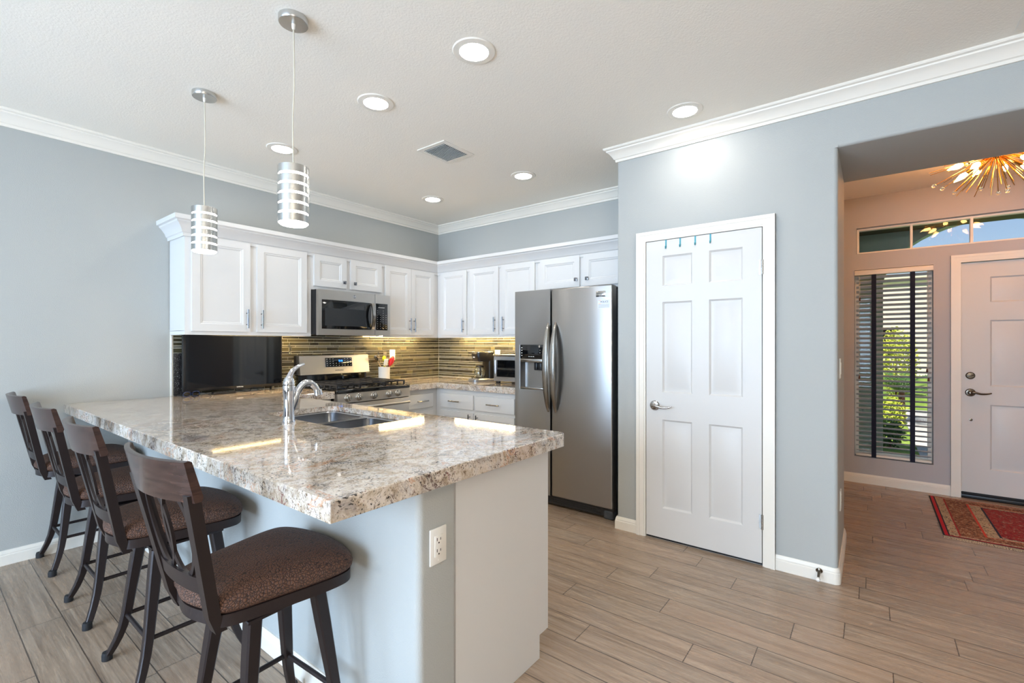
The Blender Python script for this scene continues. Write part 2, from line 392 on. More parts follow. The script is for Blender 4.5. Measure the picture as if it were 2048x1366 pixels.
def slab(bm, u0, v0, u1, v1, n0, n1, holes, M, rings=None):
    """slab between depths n0 (back) and n1 (front) with rectangular holes; rings=[(inset,depth)] turns each hole
    into a moulded panel instead of an opening"""
    us = sorted({u0, u1, *[h[0] for h in holes], *[h[2] for h in holes]})
    vs = sorted({v0, v1, *[h[1] for h in holes], *[h[3] for h in holes]})
    def inh(a, b):
        return any(h[0]-1e-6 < a < h[2]+1e-6 and h[1]-1e-6 < b < h[3]+1e-6 for h in holes)
    cache = {}
    def V(u, v, n):
        k = (round(u, 5), round(v, 5), round(n, 5))
        if k not in cache: cache[k] = bm.verts.new(M @ Vector((u, v, n)))
        return cache[k]
    def quad(*c):
        try: bm.faces.new([V(*p) for p in c])
        except ValueError: pass
    for i in range(len(us)-1):
        for j in range(len(vs)-1):
            a, b, c, d = us[i], vs[j], us[i+1], vs[j+1]
            if inh((a+c)/2, (b+d)/2):
                if rings is None: continue
            else:
                quad((a, b, n1), (c, b, n1), (c, d, n1), (a, d, n1))
            if rings is None and inh((a+c)/2, (b+d)/2): continue
            quad((a, d, n0), (c, d, n0), (c, b, n0), (a, b, n0))
    for i in range(len(us)-1):
        a, c = us[i], us[i+1]
        quad((a, v0, n0), (c, v0, n0), (c, v0, n1), (a, v0, n1)); quad((a, v1, n1), (c, v1, n1), (c, v1, n0), (a, v1, n0))
    for j in range(len(vs)-1):
        b, d = vs[j], vs[j+1]
        quad((u0, b, n1), (u0, d, n1), (u0, d, n0), (u0, b, n0)); quad((u1, b, n0), (u1, d, n0), (u1, d, n1), (u1, b, n1))
    for h in holes:
        if rings is None:
            hu = [q for q in us if h[0]-1e-6 <= q <= h[2]+1e-6]; hv = [q for q in vs if h[1]-1e-6 <= q <= h[3]+1e-6]
            for a, c in zip(hu, hu[1:]):
                quad((a, h[1], n1), (c, h[1], n1), (c, h[1], n0), (a, h[1], n0)); quad((a, h[3], n0), (c, h[3], n0), (c, h[3], n1), (a, h[3], n1))
            for b, d in zip(hv, hv[1:]):
                quad((h[0], b, n0), (h[0], d, n0), (h[0], d, n1), (h[0], b, n1)); quad((h[2], b, n1), (h[2], d, n1), (h[2], d, n0), (h[2], b, n0))
        else:
            seq = [(0.0, 0.0)]+list(rings)
            def R(ins, dep): return [(h[0]+ins, h[1]+ins, n1+dep), (h[2]-ins, h[1]+ins, n1+dep), (h[2]-ins, h[3]-ins, n1+dep), (h[0]+ins, h[3]-ins, n1+dep)]
            for (i0, d0), (i1, d1) in zip(seq, seq[1:]):
                A, B = R(i0, d0), R(i1, d1)
                for k in range(4): quad(A[k], A[(k+1) % 4], B[(k+1) % 4], B[k])
            quad(*R(*seq[-1]))
    return bm
def text_bm(bm, s, size, M, depth=0.0006, align='CENTER'):
    cu = bpy.data.curves.new('t', 'FONT'); cu.body = s; cu.size = size; cu.extrude = depth; cu.align_x = align; cu.align_y = 'CENTER'
    ob = bpy.data.objects.new('t', cu); COL.objects.link(ob)
    bpy.context.view_layer.update()
    me = bpy.data.meshes.new_from_object(ob.evaluated_get(bpy.context.evaluated_depsgraph_get()))
    b2 = bmesh.new(); b2.from_mesh(me); b2.transform(M); t2 = bpy.data.meshes.new('t2'); b2.to_mesh(t2); b2.free()
    bm.from_mesh(t2)
    bpy.data.objects.remove(ob); bpy.data.curves.remove(cu); bpy.data.meshes.remove(me); bpy.data.meshes.remove(t2)
    return bm

# ------------------------------------------------------------------ object helpers
def obj(name, bm, m, parent=None, angle=38, recalc=True):
    if recalc: bmesh.ops.recalc_face_normals(bm, faces=bm.faces[:])
    me = bpy.data.meshes.new(name); bm.to_mesh(me); bm.free()
    for p in me.polygons: p.use_smooth = True
    me.set_sharp_from_angle(angle=math.radians(angle))
    me.materials.append(m if m is not None else TRIM)
    o = bpy.data.objects.new(name, me); COL.objects.link(o)
    if parent is not None: o.parent = parent
    return o
TM = {}
def thing(name, label, cat, loc=(0, 0, 0), rz=0.0, group=None, kind=None):
    o = bpy.data.objects.new(name, None); o.empty_display_size = 0.1; COL.objects.link(o)
    o.location = loc; o.rotation_euler = (0, 0, rz); o['label'] = label; o['category'] = cat
    if group: o['group'] = group
    if kind: o['kind'] = kind
    TM[o.name] = Matrix.Translation(loc) @ Matrix.Rotation(rz, 4, 'Z'); return o
def wpart(t, name, bm, m, sub=None, **kw):
    """part whose mesh was built in world coordinates"""
    bm.transform(TM[t.name].inverted()); return obj(name, bm, m, sub or t, **kw)
def tag(o, label, cat, group=None, kind=None):
    o['label'] = label; o['category'] = cat
    if group: o['group'] = group
    if kind: o['kind'] = kind
    return o
def solo(name, bm, m, label, cat, loc, group=None, kind=None, rz=0.0, world=True, **kw):
    """thing that is one mesh, origin at loc"""
    Mx = Matrix.Translation(loc) @ Matrix.Rotation(rz, 4, 'Z')
    if world: bm.transform(Mx.inverted())
    o = obj(name, bm, m, None, **kw); o.location = loc; o.rotation_euler = (0, 0, rz)
    return tag(o, label, cat, group, kind)
def struct(name, bm, m, label=None, parent=None, **kw):
    o = obj(name, bm, m, parent, **kw); o['kind'] = 'structure'
    if label: o['label'] = label
    return o
def dup(root, loc, rz=0.0, label=None, group=None):
    r = root.copy(); COL.objects.link(r); r.location = loc; r.rotation_euler = (0, 0, rz)
    if label: r['label'] = label
    if group: r['group'] = group
    for ch in list(root.children):
        c = ch.copy(); COL.objects.link(c); c.parent = r
        for q in list(ch.children):
            d = q.copy(); COL.objects.link(d); d.parent = c
    return r

# ------------------------------------------------------------------ room shell
XW, YS, XF = -7.2, -7.0, 1.66         # west wall, south wall, foyer east wall
PX, PY0, PY1 = -0.801, -2.70, -4.016  # pantry face and its two ends
HZ = 2.431                            # underside of the passage header
struct('floor', box(newbm(), (XW-0.3, YS-0.3, -0.12), (XF+0.15, 0.15, 0)), FLOOR, 'wood-look plank tile floor')
struct('ceiling', box(newbm(), (XW-0.3, YS-0.3, ZC), (XF+0.15, 0.15, ZC+0.2)), CEIL, 'light grey textured ceiling')
struct('wall_north', box(newbm(), (XW-0.15, 0, 0), (0.15, 0.15, ZC)), PAINT, 'grey wall behind the range and television')
struct('wall_east', box(newbm(), (0, -2.70, 0), (0.15, 0, ZC)), PAINT, 'grey wall behind the refrigerator')
blk = roundpoly([(PX, PY1), (-0.06, PY1), (-0.06, PY0), (PX, PY0)], [0.022, 0.022, 0, 0.012], 6)
# pantry block solid behind the door leaf, where a black sheet gives the gap's shade
b = prism(newbm(), blk, 0, HZ); prism(b, roundpoly([(PX, PY1), (-0.06, PY1), (-0.06, PY0), (PX, PY0)], [0, 0, 0, 0.012], 6), HZ, ZC)
struct('wall_pantry', b, PAINT, 'grey pantry wall beside the refrigerator')
hd = roundpoly([(PX, HZ), (-0.06, HZ), (-0.06, ZC), (PX, ZC)], [0.018, 0.018, 0, 0], 5)
struct('wall_header', prism(newbm(), hd, -5.9, PY1, M=Matrix(((1, 0, 0, 0), (0, 0, 1, 0), (0, 1, 0, 0), (0, 0, 0, 1)))), PAINT, 'deep grey header over the passage to the foyer')
struct('wall_passage', box(newbm(), (PX, YS, 0), (-0.06, -5.9, ZC)), PAINT)
struct('wall_south', box(newbm(), (XW, YS-0.15, 0), (XF, YS, ZC)), PAINT)
b = slab(newbm(), 0.0, 0, 7.0, ZC, 0, 0.15, [(0.6, 0.15, 4.2, 2.58)], ME(XW-0.15)); b.transform(Matrix.Diagonal((1, -1, 1, 1)))
struct('wall_west', b, PAINT)
b = slab(newbm(), 3.45, 0, 6.45, ZC, -0.15, 0, [(4.032, 0.252, 4.604, 2.046), (4.048, 2.203, 5.95, 2.452), (4.78, 0.0, 5.70, 2.046)], MB(XF))
struct('wall_foyer_east', b, FOYP, 'foyer wall with entry door and windows')
struct('wall_foyer_north', box(newbm(), (-0.06, -3.6, 0), (XF, -3.45, ZC)), FOYP)
struct('wall_foyer_south', box(newbm(), (-0.06, -6.45, 0), (XF, -6.3, ZC)), FOYP)
hp = roundpoly([(-2.99, 0), (-2.99, -3.046), (-2.834, -3.046), (-2.834, 0)], [0, 0.025, 0, 0], 6)
struct('wall_half', prism(newbm(), hp, 0, 0.889), PAINT, 'grey half wall under the bar counter')
CROWN = [(0, 2.652), (0.010, 2.652), (0.012, 2.668), (0.020, 2.672), (0.030, 2.690), (0.048, 2.712), (0.060, 2.720), (0.062, 2.728), (0.074, 2.732), (0.078, 2.738), (0.078, ZC), (0, ZC)]
struct('trim_1', sweep(newbm(), [(XW, 0), (0, 0), (0, PY0), (PX, PY0), (PX, YS)], CROWN), TRIM, 'white crown moulding at the ceiling', angle=25)
BASEP = [(0, 0), (0.014, 0), (0.014, 0.058), (0.0115, 0.062), (0.0115, 0.070), (0.008, 0.080), (0.005, 0.088), (0, 0.088)]
struct('baseboard_north', sweep(newbm(), [(XW, 0), (-2.99, 0)], BASEP), TRIM, angle=18)
struct('baseboard_half', sweep(newbm(), [(-2.99, -0.014), (-2.99, -3.046)], BASEP), TRIM, angle=18)
struct('baseboard_pantry', sweep(newbm(), [(-0.70, PY0), (PX, PY0), (PX, -2.851)], BASEP), TRIM, angle=18)
bc = [(PX, -3.701)]+[(p.x, p.y) for p in roundpoly([(PX, -3.701), (PX, PY1), (-0.06, PY1), (-0.06, -3.6)], [0, 0.022, 0.022, 0], 6)][1:]
struct('baseboard_corner', sweep(newbm(), bc, BASEP), TRIM, angle=18)
struct('baseboard_foyer', sweep(newbm(), [(XF, -3.6), (XF, -4.716)], BASEP), TRIM, angle=18)

CASP = [0.0, 0.062]
def casing(bm, M, u0, u1, v1, w=0.066, v0=0.0):
    """three-sided stepped door casing around the opening u0..u1, top v1"""
    for (d0, d1, t) in ((0.0, w, 0.016), (0.012, w, 0.020), (w-0.022, w, 0.024)):
        o = [(u0-d1, v0), (u0-d1, v1+d1), (u1+d1, v1+d1), (u1+d1, v0), (u1+d0, v0), (u1+d0, v1+d0), (u0-d0, v1+d0), (u0-d0, v0)]
        prism(bm, o[::-1], 0, t, M=M)
    return bm
RAISED = [(0.011, -0.0115), (0.020, -0.0115), (0.046, -0.003)]
def lever(M, mirror=1):
    """round rose and curved lever in door coordinates (u along door)"""
    bm = newbm()
    lathe(bm, [(0.033, 0), (0.034, 0.005), (0.028, 0.012), (0.016, 0.014), (0.012, 0.016), (0.011, 0.045), (0.0, 0.047)], M, 24)
    pts = spline([(0, 0, 0.045), (0.02*mirror, 0.004, 0.052), (0.06*mirror, -0.006, 0.052), (0.10*mirror, -0.004, 0.048), (0.125*mirror, 0.004, 0.044)], 5)
    tube(bm, [M @ p for p in pts], [0.011-0.006*i/(len(pts)-1) for i in range(len(pts))], 10); return bm

# pantry door (six panels) with casing, lever, hinges
d1 = thing('door_1', 'white six-panel pantry door beside the refrigerator', 'door', (PX, -3.28, 0), kind='structure')
MD = MB(PX)
wpart(d1, 'casing', casing(newbm(), MD, 2.917, 3.645, 2.045), TRIM, angle=18)
pan = [(3.035, 0.220, 3.232, 0.823), (3.337, 0.220, 3.535, 0.823), (3.035, 1.006, 3.232, 1.622), (3.337, 1.006, 3.535, 1.622), (3.035, 1.730, 3.232, 1.935), (3.337, 1.730, 3.535, 1.935)]
leaf = wpart(d1, 'door_leaf', slab(newbm(), 2.922, 0.018, 3.640, 2.040, 0.0008, 0.0145, pan, MD, RAISED), DOORW, angle=20)
b = newbm(); prism(b, [(2.9172, 0.002), (2.9172, 2.0445), (3.6448, 2.0445), (3.6448, 0.002)][::-1], 0.0002, 0.0007, M=MD)
wpart(d1, 'door_gap_shade', b, BLACKP)  # thin black sheet paints the shade in the gap round the leaf
wpart(d1, 'lever_handle', lever(MD @ Matrix.Translation((2.983, 0.915, 0.0145))), NICKEL, leaf)
for zh in (1.80, 0.265):
    b = newbm()
    for k in range(5): cyl(b, MD @ Vector((3.643, zh-0.045+0.018*k+0.0008, 0.0165)), MD @ Vector((3.643, zh-0.045+0.018*(k+1)-0.0008, 0.0165)), 0.0065, seg=12)
    box(b, (3.625, zh-0.044, 0.0135), (3.640, zh+0.044, 0.0157), M=MD); wpart(d1, 'hinge', b, NICKEL, leaf)

# entry door
d2 = thing('door_2', 'white panelled entry door in the foyer', 'door', (XF, -5.24, 0), kind='structure')
ME2 = MB(XF)
wpart(d2, 'casing', casing(newbm(), ME2, 4.782, 5.698, 2.044), TRIM, angle=18)
pan = [(u0, v0, u0+0.27, v1) for u0 in (4.965, 5.27) for v0, v1 in ((0.262, 0.818), (0.975, 1.539), (1.692, 1.908))]
leaf2 = wpart(d2, 'door_leaf', slab(newbm(), 4.785, 0.05, 5.695, 2.040, -0.055, -0.012, pan, ME2, RAISED), DOORW, angle=20)
wpart(d2, 'threshold', box(newbm(), (4.781, 0.001, -0.15), (5.699, 0.03, 0.0), 0.004, M=ME2), BLACKP)
wpart(d2, 'weather_sweep', box(newbm(), (4.79, 0.03, -0.05), (5.69, 0.052, -0.006), 0.003, M=ME2), RUBBER)
wpart(d2, 'lever_handle', lever(ME2 @ Matrix.Translation((4.843, 0.915, -0.012))), BRONZE, leaf2)
b = newbm(); Ml = ME2 @ Matrix.Translation((4.843, 1.062, -0.012)); lathe(b, [(0.030, 0), (0.031, 0.006), (0.024, 0.012), (0.0, 0.013)], Ml, 24)
box(b, (-0.026, -0.004, 0.012), (0.026, 0.006, 0.026), 0.003, M=Ml @ Matrix.Rotation(0.25, 4, 'Z')); wpart(d2, 'deadbolt', b, BRONZE, leaf2)
b = newbm(); lathe(b, [(0.011, 0), (0.011, 0.004), (0.004, 0.005), (0.004, 0.012), (0.0, 0.012)], ME2 @ Matrix.Translation((4.846, 0.68, -0.012)), 16); wpart(d2, 'door_stop_pin', b, BRONZE, leaf2)

# foyer windows
w1 = thing('window_1', 'long transom window above the entry door', 'window', (XF, -5.0, 2.203), kind='structure')
b = slab(newbm(), 4.050, 2.205, 5.948, 2.450, -0.11, -0.05, [(4.068, 2.222, 4.447, 2.433), (4.465, 2.222, 4.848, 2.433), (4.866, 2.222, 5.40, 2.433), (5.42, 2.222, 5.93, 2.433)], ME2)
wpart(w1, 'window_frame', b, TRIM)
wpart(w1, 'pane', box(newbm(), (4.06, 2.212, -0.083), (5.94, 2.443, -0.079), M=ME2), PANE)
w2 = thing('window_2', 'tall sidelight window beside the entry door', 'window', (XF, -4.318, 0.252), kind='structure')
wpart(w2, 'window_frame', slab(newbm(), 4.034, 0.254, 4.602, 2.044, -0.14, -0.09, [(4.064, 0.284, 4.572, 2.014)], ME2), TRIM)
wpart(w2, 'pane', box(newbm(), (4.06, 0.28, -0.118), (4.576, 2.02, -0.114), M=ME2), PANE)
# dining window behind the camera's left
w3 = thing('window_3', 'wide dining-room window in the west wall', 'window', (XW, -2.4, 0.152), kind='structure')
b = slab(newbm(), -4.198, 0.152, -0.602, 2.578, -0.10, -0.04, [(-4.13, 0.22, -2.43, 2.51), (-2.37, 0.22, -0.67, 2.51)], ME(XW))
wpart(w3, 'window_frame', b, TRIM)
wpart(w3, 'pane', box(newbm(), (-4.16, 0.19, -0.072), (-0.64, 2.54, -0.068), M=ME(XW)), PANE)

# ------------------------------------------------------------------ backsplash
def mosaic(u0, u1, z0, z1, M, seed):
    rr = random.Random(seed); bm = newbm(); cl = bm.loops.layers.color.new('tilecol')
    cols = [(132, 129, 108), (112, 109, 93), (150, 146, 121), (95, 93, 81), (160, 155, 128), (126, 123, 105), (104, 101, 87)]
    H = [0.038, 0.021, 0.030, 0.030, 0.015]; z = z1; i = 0; gp = 0.0039
    while z > z0+0.006:
        h = H[i % 5]; i += 1; zb = max(z0, z-h); u = u0-rr.random()*0.12
        while u < u1:
            L = rr.choice([0.06, 0.09, 0.12, 0.15, 0.19, 0.24]); a, c = max(u, u0), min(u+L, u1); u += L
            if c-a < 0.006 or z-zb < 0.006: continue
            k0 = len(bm.faces)
            e = 0.0010
            lo = [(a+gp/2, zb+gp/2), (c-gp/2, zb+gp/2), (c-gp/2, z-gp/2), (a+gp/2, z-gp/2)]
            B = [bm.verts.new(M @ Vector((p[0], p[1], 0.002))) for p in lo]
            ins = [(lo[0][0]+e, lo[0][1]+e), (lo[1][0]-e, lo[1][1]+e), (lo[2][0]-e, lo[2][1]-e), (lo[3][0]+e, lo[3][1]-e)]
            T = [bm.verts.new(M @ Vector((p[0], p[1], 0.007))) for p in ins]
            fs = [bm.faces.new(T)]+[bm.faces.new((B[k], B[(k+1) % 4], T[(k+1) % 4], T[k])) for k in range(4)]
            cc = rgba(rr.choice(cols))
            for f in fs:
                for l in f.loops: l[cl] = cc
        z = zb
    return bm
ZT = 0.946
bs = thing('backsplash', 'mosaic glass tile backsplash behind the range and television', 'backsplash', (-1.36, 0, ZT), kind='structure')
wpart(bs, 'grout', box(newbm(), (-2.742, -0.0055, ZT), (0, -0.0005, 1.44)), GROUT)
wpart(bs, 'tiles', mosaic(-2.724, -0.006, ZT, 1.44, MA(-0.004), 3), TILE, angle=10)
b = newbm()
for k in range(4): box(b, (-2.740, -0.011, ZT+0.12*k+0.002), (-2.727, -0.004, min(1.40, ZT+0.12*(k+1)-0.002)), 0.003)
wpart(bs, 'edge_trim', b, CERAM)
bs2 = thing('backsplash', 'mosaic glass tile backsplash behind the coffee maker', 'backsplash', (0, -0.86, ZT), kind='structure')
wpart(bs2, 'grout', box(newbm(), (-0.0055, -1.69, ZT), (-0.0005, -0.006, 1.44)), GROUT)
wpart(bs2, 'tiles', mosaic(0.014, 1.688, ZT, 1.44, MB(-0.004), 5), TILE, angle=10)

# ------------------------------------------------------------------ countertops
ZB = 0.890
sinkhole = roundpoly([(-2.722, -2.245), (-2.300, -2.245), (-2.300, -1.455), (-2.722, -1.455)], 0.055, 6)
pen = roundpoly([(-3.320, -0.0005), (-3.320, -3.095), (-2.176, -3.095), (-2.176, -0.682), (-1.806, -0.682), (-1.806, -0.0005)], [0, 0.004, 0.035, 0.01, 0.004, 0], 6)
ct = thing('countertop', 'speckled granite bar countertop with the sink set into it', 'countertop', (-2.75, -1.55, ZB))
b = prism(newbm(), pen, 0.917, ZT, [list(reversed(sinkhole))], chamfer=0.003)
prism(b, pen, ZB, 0.917, [list(reversed(offpoly(pen, 0.035)))])
wpart(ct, 'granite_slab', b, GRAN, angle=30)
ell = [(-1.034, -0.0005), (-1.034, -0.682), (-0.672, -0.682), (-0.672, -1.690), (-0.0005, -1.690), (-0.0005, -0.0005)]
ct2 = thing('countertop', 'granite corner countertop between the range and refrigerator', 'countertop', (-0.35, -0.5, ZB))
b = prism(newbm(), ell, 0.917, ZT, chamfer=0.003); prism(b, ell, ZB, 0.917, [list(reversed(offpoly(ell, 0.035)))])
wpart(ct2, 'granite_slab', b, GRAN, angle=30)

# ------------------------------------------------------------------ cabinets
PANEL = [(0.006, -0.004), (0.012, -0.004), (0.020, -0.009)]
def bar_pull(M, u, v0, v1, horiz=False):
    b = newbm()
    if horiz:
        cyl(b, M @ Vector((v0, u, 0.030)), M @ Vector((v1, u, 0.030)), 0.006, seg=12); ps = [(v0+(v1-v0)*t, u) for t in (0.2, 0.8)]
    else:
        cyl(b, M @ Vector((u, v0, 0.030)), M @ Vector((u, v1, 0.030)), 0.006, seg=12); ps = [(u, v0+(v1-v0)*t) for t in (0.2, 0.8)]
    for p in ps: cyl(b, M @ Vector((p[0], p[1], 0.0)), M @ Vector((p[0], p[1], 0.030)), 0.0045, seg=10)
    return b
def knob(M, u, v):
    b = newbm(); cyl(b, M @ Vector((u, v, 0)), M @ Vector((u, v, 0.016)), 0.006, seg=10)
    box(b, (u-0.015, v-0.015, 0.014), (u+0.015, v+0.015, 0.022), 0.003, M=M); return b
def cab_door(t, M, u0, v0, u1, v1, pull=None, frame=0.052, name='door'):
    fr = min(frame, 0.28*(v1-v0), 0.28*(u1-u0))
    b = slab(newbm(), u0, v0, u1, v1, 0.0, 0.019, [(u0+fr, v0+fr, u1-fr, v1-fr)], M, PANEL)
    d = wpart(t, name, b, CABW, angle=20)
    Mf = M @ Matrix.Translation((0, 0, 0.019))
    if pull:
        k = pull[0]
        if k == 'v': wpart(t, 'handle', bar_pull(Mf, pull[1], pull[2], pull[3]), HANDLEM, d)
        elif k == 'h': wpart(t, 'handle', bar_pull(Mf, pull[1], pull[2], pull[3], True), HANDLEM, d)
        else: wpart(t, 'knob', knob(Mf, pull[1], pull[2]), HANDLEM, d)
    return d
FY = -0.311
def wall_cab(label, M, u0, u1, z0, doors, depth=0.308, sides=(0, 0)):
    """upper cabinet: M's n axis points out of the wall, face frame front at n=depth"""
    c = M @ Vector(((u0+u1)/2, z0, 0)); t = thing('upper_cabinet', label, 'cabinet', c)
    b = newbm(); zb = z0+0.028 if z0 < 1.6 else z0+0.002
    box(b, (u0+0.0005, zb, 0.008), (u1-0.0005, 2.20, depth-0.018), M=M)
    box(b, (u0+0.0005, z0, depth-0.018), (u1-0.0005, 2.20, depth), M=M)
    if sides[0]: box(b, (u0+0.0005, z0, 0.012), (u0+0.018, zb+0.002, depth-0.018), M=M)
    if sides[1]: box(b, (u1-0.018, z0, 0.012), (u1-0.0005, zb+0.002, depth-0.018), M=M)
    wpart(t, 'carcass', b, CABW)
    Mf = M @ Matrix.Translation((0, 0, depth))
    for (a, v0, c_, v1, pull) in doors: cab_door(t, Mf, a, v0, c_, v1, pull)
    return t
A0, B0 = MA(0), MB(0)
ZD0, ZD1 = 1.430, 2.118
wall_cab('large two-door white wall cabinet above the television', A0, -2.745, -1.802, 1.403, [(-2.705, ZD0, -2.310, ZD1, ('v', -2.338, 1.457, 1.602)), (-2.258, ZD0, -1.848, ZD1, ('v', -2.228, 1.457, 1.602))], sides=(1, 1))
wall_cab('short two-door white wall cabinet above the microwave', A0, -1.802, -1.040, 1.812, [(-1.812+0.03, 1.842, -1.465, ZD1, ('k', -1.495, 1.896)), (-1.422, 1.842, -1.075, ZD1, ('k', -1.385, 1.896))])
wall_cab('white corner wall cabinet right of the microwave with paired doors', A0, -1.040, -0.3092, 1.403, [(-1.030, ZD0, -0.703, ZD1, ('v', -0.728, 1.459, 1.604)), (-0.700, ZD0, -0.375, ZD1, ('v', -0.668, 1.459, 1.604))])
wall_cab('narrow single-door white wall cabinet nearest the corner above the backsplash', B0, 0.3092, 0.785, 1.403, [(0.375, ZD0, 0.765, ZD1, ('v', 0.727, 1.459, 1.604))])
wall_cab('two-door white wall cabinet above the coffee maker and toaster oven', B0, 0.785, 1.665, 1.403, [(0.808, ZD0, 1.198, ZD1, ('v', 1.160, 1.459, 1.604)), (1.236, ZD0, 1.640, ZD1, ('v', 1.270, 1.459, 1.604))], sides=(0, 1))
wall_cab('short two-door white wall cabinet above the refrigerator', B0, 1.665, 2.690, 1.812, [(1.652+0.05, 1.842, 2.120, ZD1, ('k', 2.090, 1.906)), (2.160, 1.842, 2.640, ZD1, ('k', 2.200, 1.906))])
KC = [(0.0, 2.100), (0.012, 2.100), (0.014, 2.122), (0.022, 2.128), (0.030, 2.150), (0.050, 2.180), (0.062, 2.190), (0.066, 2.200), (0.080, 2.206), (0.082, 2.236), (0.0, 2.236)]
b = sweep(newbm(), [(-2.7455, -0.001), (-2.7455, FY+0.0025), (FY+0.0025, FY+0.0025), (FY+0.0025, -2.698)], KC)
solo('cabinet_crown', b, CABW, 'white stepped crown moulding along the tops of the wall cabinets', 'moulding', (-1.5, -0.35, 2.10), angle=25)

def base_cab(label, M, u0, u1, depth, fronts, toe=0.10, endpanel=None, ztop=0.889):
    """open-topped base cabinet; n measured from the wall, face at n=depth"""
    c = M @ Vector(((u0+u1)/2, 0, depth/2)); c.z = 0; t = thing('base_cabinet', label, 'cabinet', c)
    b = newbm(); T = 0.018
    for a in (u0, u1-T):
        o = [(0.01, 0.001), (depth-0.065, 0.001), (depth-0.065, toe), (depth-T, toe), (depth-T, ztop), (0.01, ztop)]
        Mx = M @ Matrix(((0, 0, 1, a+0.0006), (0, 1, 0, 0), (1, 0, 0, 0), (0, 0, 0, 1)))
        prism(b, o, 0, T-0.0012, M=Mx)
    box(b, (u0+T, toe, 0.01), (u1-T, toe+T, depth-T), M=M); box(b, (u0+T, 0.001, 0.01), (u1-T, ztop, 0.022), M=M)
    box(b, (u0+T, 0.001, depth-0.080), (u1-T, toe, depth-0.066), M=M)
    wpart(t, 'carcass', b, CABW)
    wpart(t, 'face_frame', box(newbm(), (u0+0.0006, toe+0.001, depth-T), (u1-0.0006, ztop, depth), M=M), CABW)
    Mf = M @ Matrix.Translation((0, 0, depth))
    for (kind, a, v0, c_, v1, pull) in fronts:
        if kind == 'drawer':
            b = newbm(); box(b, (a, v0, 0), (c_, v1, 0.019), 0.005, M=Mf)
            d = wpart(t, 'drawer', b, CABW, angle=20)
            wpart(t, 'handle', bar_pull(Mf @ Matrix.Translation((0, 0, 0.019)), pull[1], pull[2], pull[3], True), NICKEL, d)
        else: cab_door(t, Mf, a, v0, c_, v1, pull)
    return t
ZF0, ZF1 = 0.700, 0.842
base_cab('white base cabinet between the range and the corner', A0, -1.036, -0.6265, 0.626, [('drawer', -1.007, ZF0, -0.685, ZF1, ('h', 0.772, -0.920, -0.775)), ('door', -1.007, 0.13, -0.685, 0.672, ('v', -0.975, 0.50, 0.64))])
base_cab('white two-drawer base cabinet under the coffee maker beside the refrigerator', B0, 0.6268, 1.680, 0.6255, [('drawer', 0.700, ZF0, 1.145, ZF1, ('h', 0.772, 0.842, 0.986)), ('drawer', 1.172, ZF0, 1.640, ZF1, ('h', 0.773, 1.336, 1.484)), ('door', 0.700, 0.13, 1.145, 0.672, ('v', 1.110, 0.53, 0.672-0.01)), ('door', 1.172, 0.13, 1.640, 0.672, ('v', 1.207, 0.53, 0.662))])
base_cab('narrow white base cabinet left of the range', A0, -2.225, -1.808, 0.626, [('drawer', -2.165, ZF0, -1.84, ZF1, ('h', 0.772, -2.06, -1.92)), ('door', -2.165, 0.13, -1.84, 0.672, ('v', -1.87, 0.53, 0.66))])
MPEN = ME(-2.832)   # n=+x from the half wall, u=+y
pc = base_cab('long white sink base cabinet behind the half wall with a plain end panel', MPEN, -3.044, -0.66, 0.582, [('door', a, 0.13, a+0.36, 0.672, None) for a in (-3.0, -2.62, -2.24, -1.86, -1.44, -1.06)]+[('drawer', a, ZF0, a+0.36, ZF1, ('h', 0.772, a+0.11, a+0.25)) for a in (-3.0, -2.62, -1.44, -1.06)])

# ------------------------------------------------------------------ under-cabinet lights
def led(label, a, bx, M, n_=0.15):
    c = M @ Vector(((a+bx)/2, 1.413, n_)); t = thing('under_cabinet_light', label, 'light', c, group='under-cabinet light bars')
    wpart(t, 'housing', box(newbm(), (a, 1.420, n_-0.022), (bx, 1.4305, n_+0.022), 0.002, M=M), WHITEP)
    wpart(t, 'diffuser', box(newbm(), (a+0.01, 1.413, n_-0.008), (bx-0.01, 1.4198, n_+0.008), 0.002, M=M), LEDM)
led('lit warm light bar under the cabinet above the television', -2.46, -1.86, A0, 0.255)
led('lit warm light bar under the corner cabinet right of the microwave', -0.98, -0.36, A0)
led('lit warm light bar under the cabinets above the coffee maker', 0.42, 1.62, B0)

# ------------------------------------------------------------------ sink and faucet
sk = thing('sink', 'stainless double-bowl sink set in the bar countertop', 'sink', (-2.511, -1.85, 0.70))
def bowl(y0, y1):
    b = newbm(); x0, x1 = -2.700, -2.322
    def L(ins, z, r): return [Vector((p.x, p.y, z)) for p in roundpoly([(x0+ins, y0+ins), (x1-ins, y0+ins), (x1-ins, y1-ins), (x0+ins, y1-ins)], r, 6)]
    loft(b, [L(-0.018, 0.910, 0.06), L(-0.018, 0.9155, 0.06), L(-0.002, 0.9155, 0.055), L(0.002, 0.911, 0.052), L(0.008, 0.75, 0.05), L(0.02, 0.725, 0.045), L(0.05, 0.716, 0.03), L(0.17, 0.714, 0.01)], False)
    b.verts.ensure_lookup_table(); b.faces.new(b.verts[-28:]); return b
wpart(sk, 'rim', prism(newbm(), roundpoly([(-2.735, -2.26), (-2.288, -2.26), (-2.288, -1.44), (-2.735, -1.44)], 0.06, 6), 0.9105, 0.9148,
      [list(reversed(roundpoly([(-2.716, -2.236), (-2.306, -2.236), (-2.306, -1.876), (-2.716, -1.876)], 0.055, 6))), list(reversed(roundpoly([(-2.716, -1.824), (-2.306, -1.824), (-2.306, -1.464), (-2.716, -1.464)], 0.055, 6)))]), SINKST)
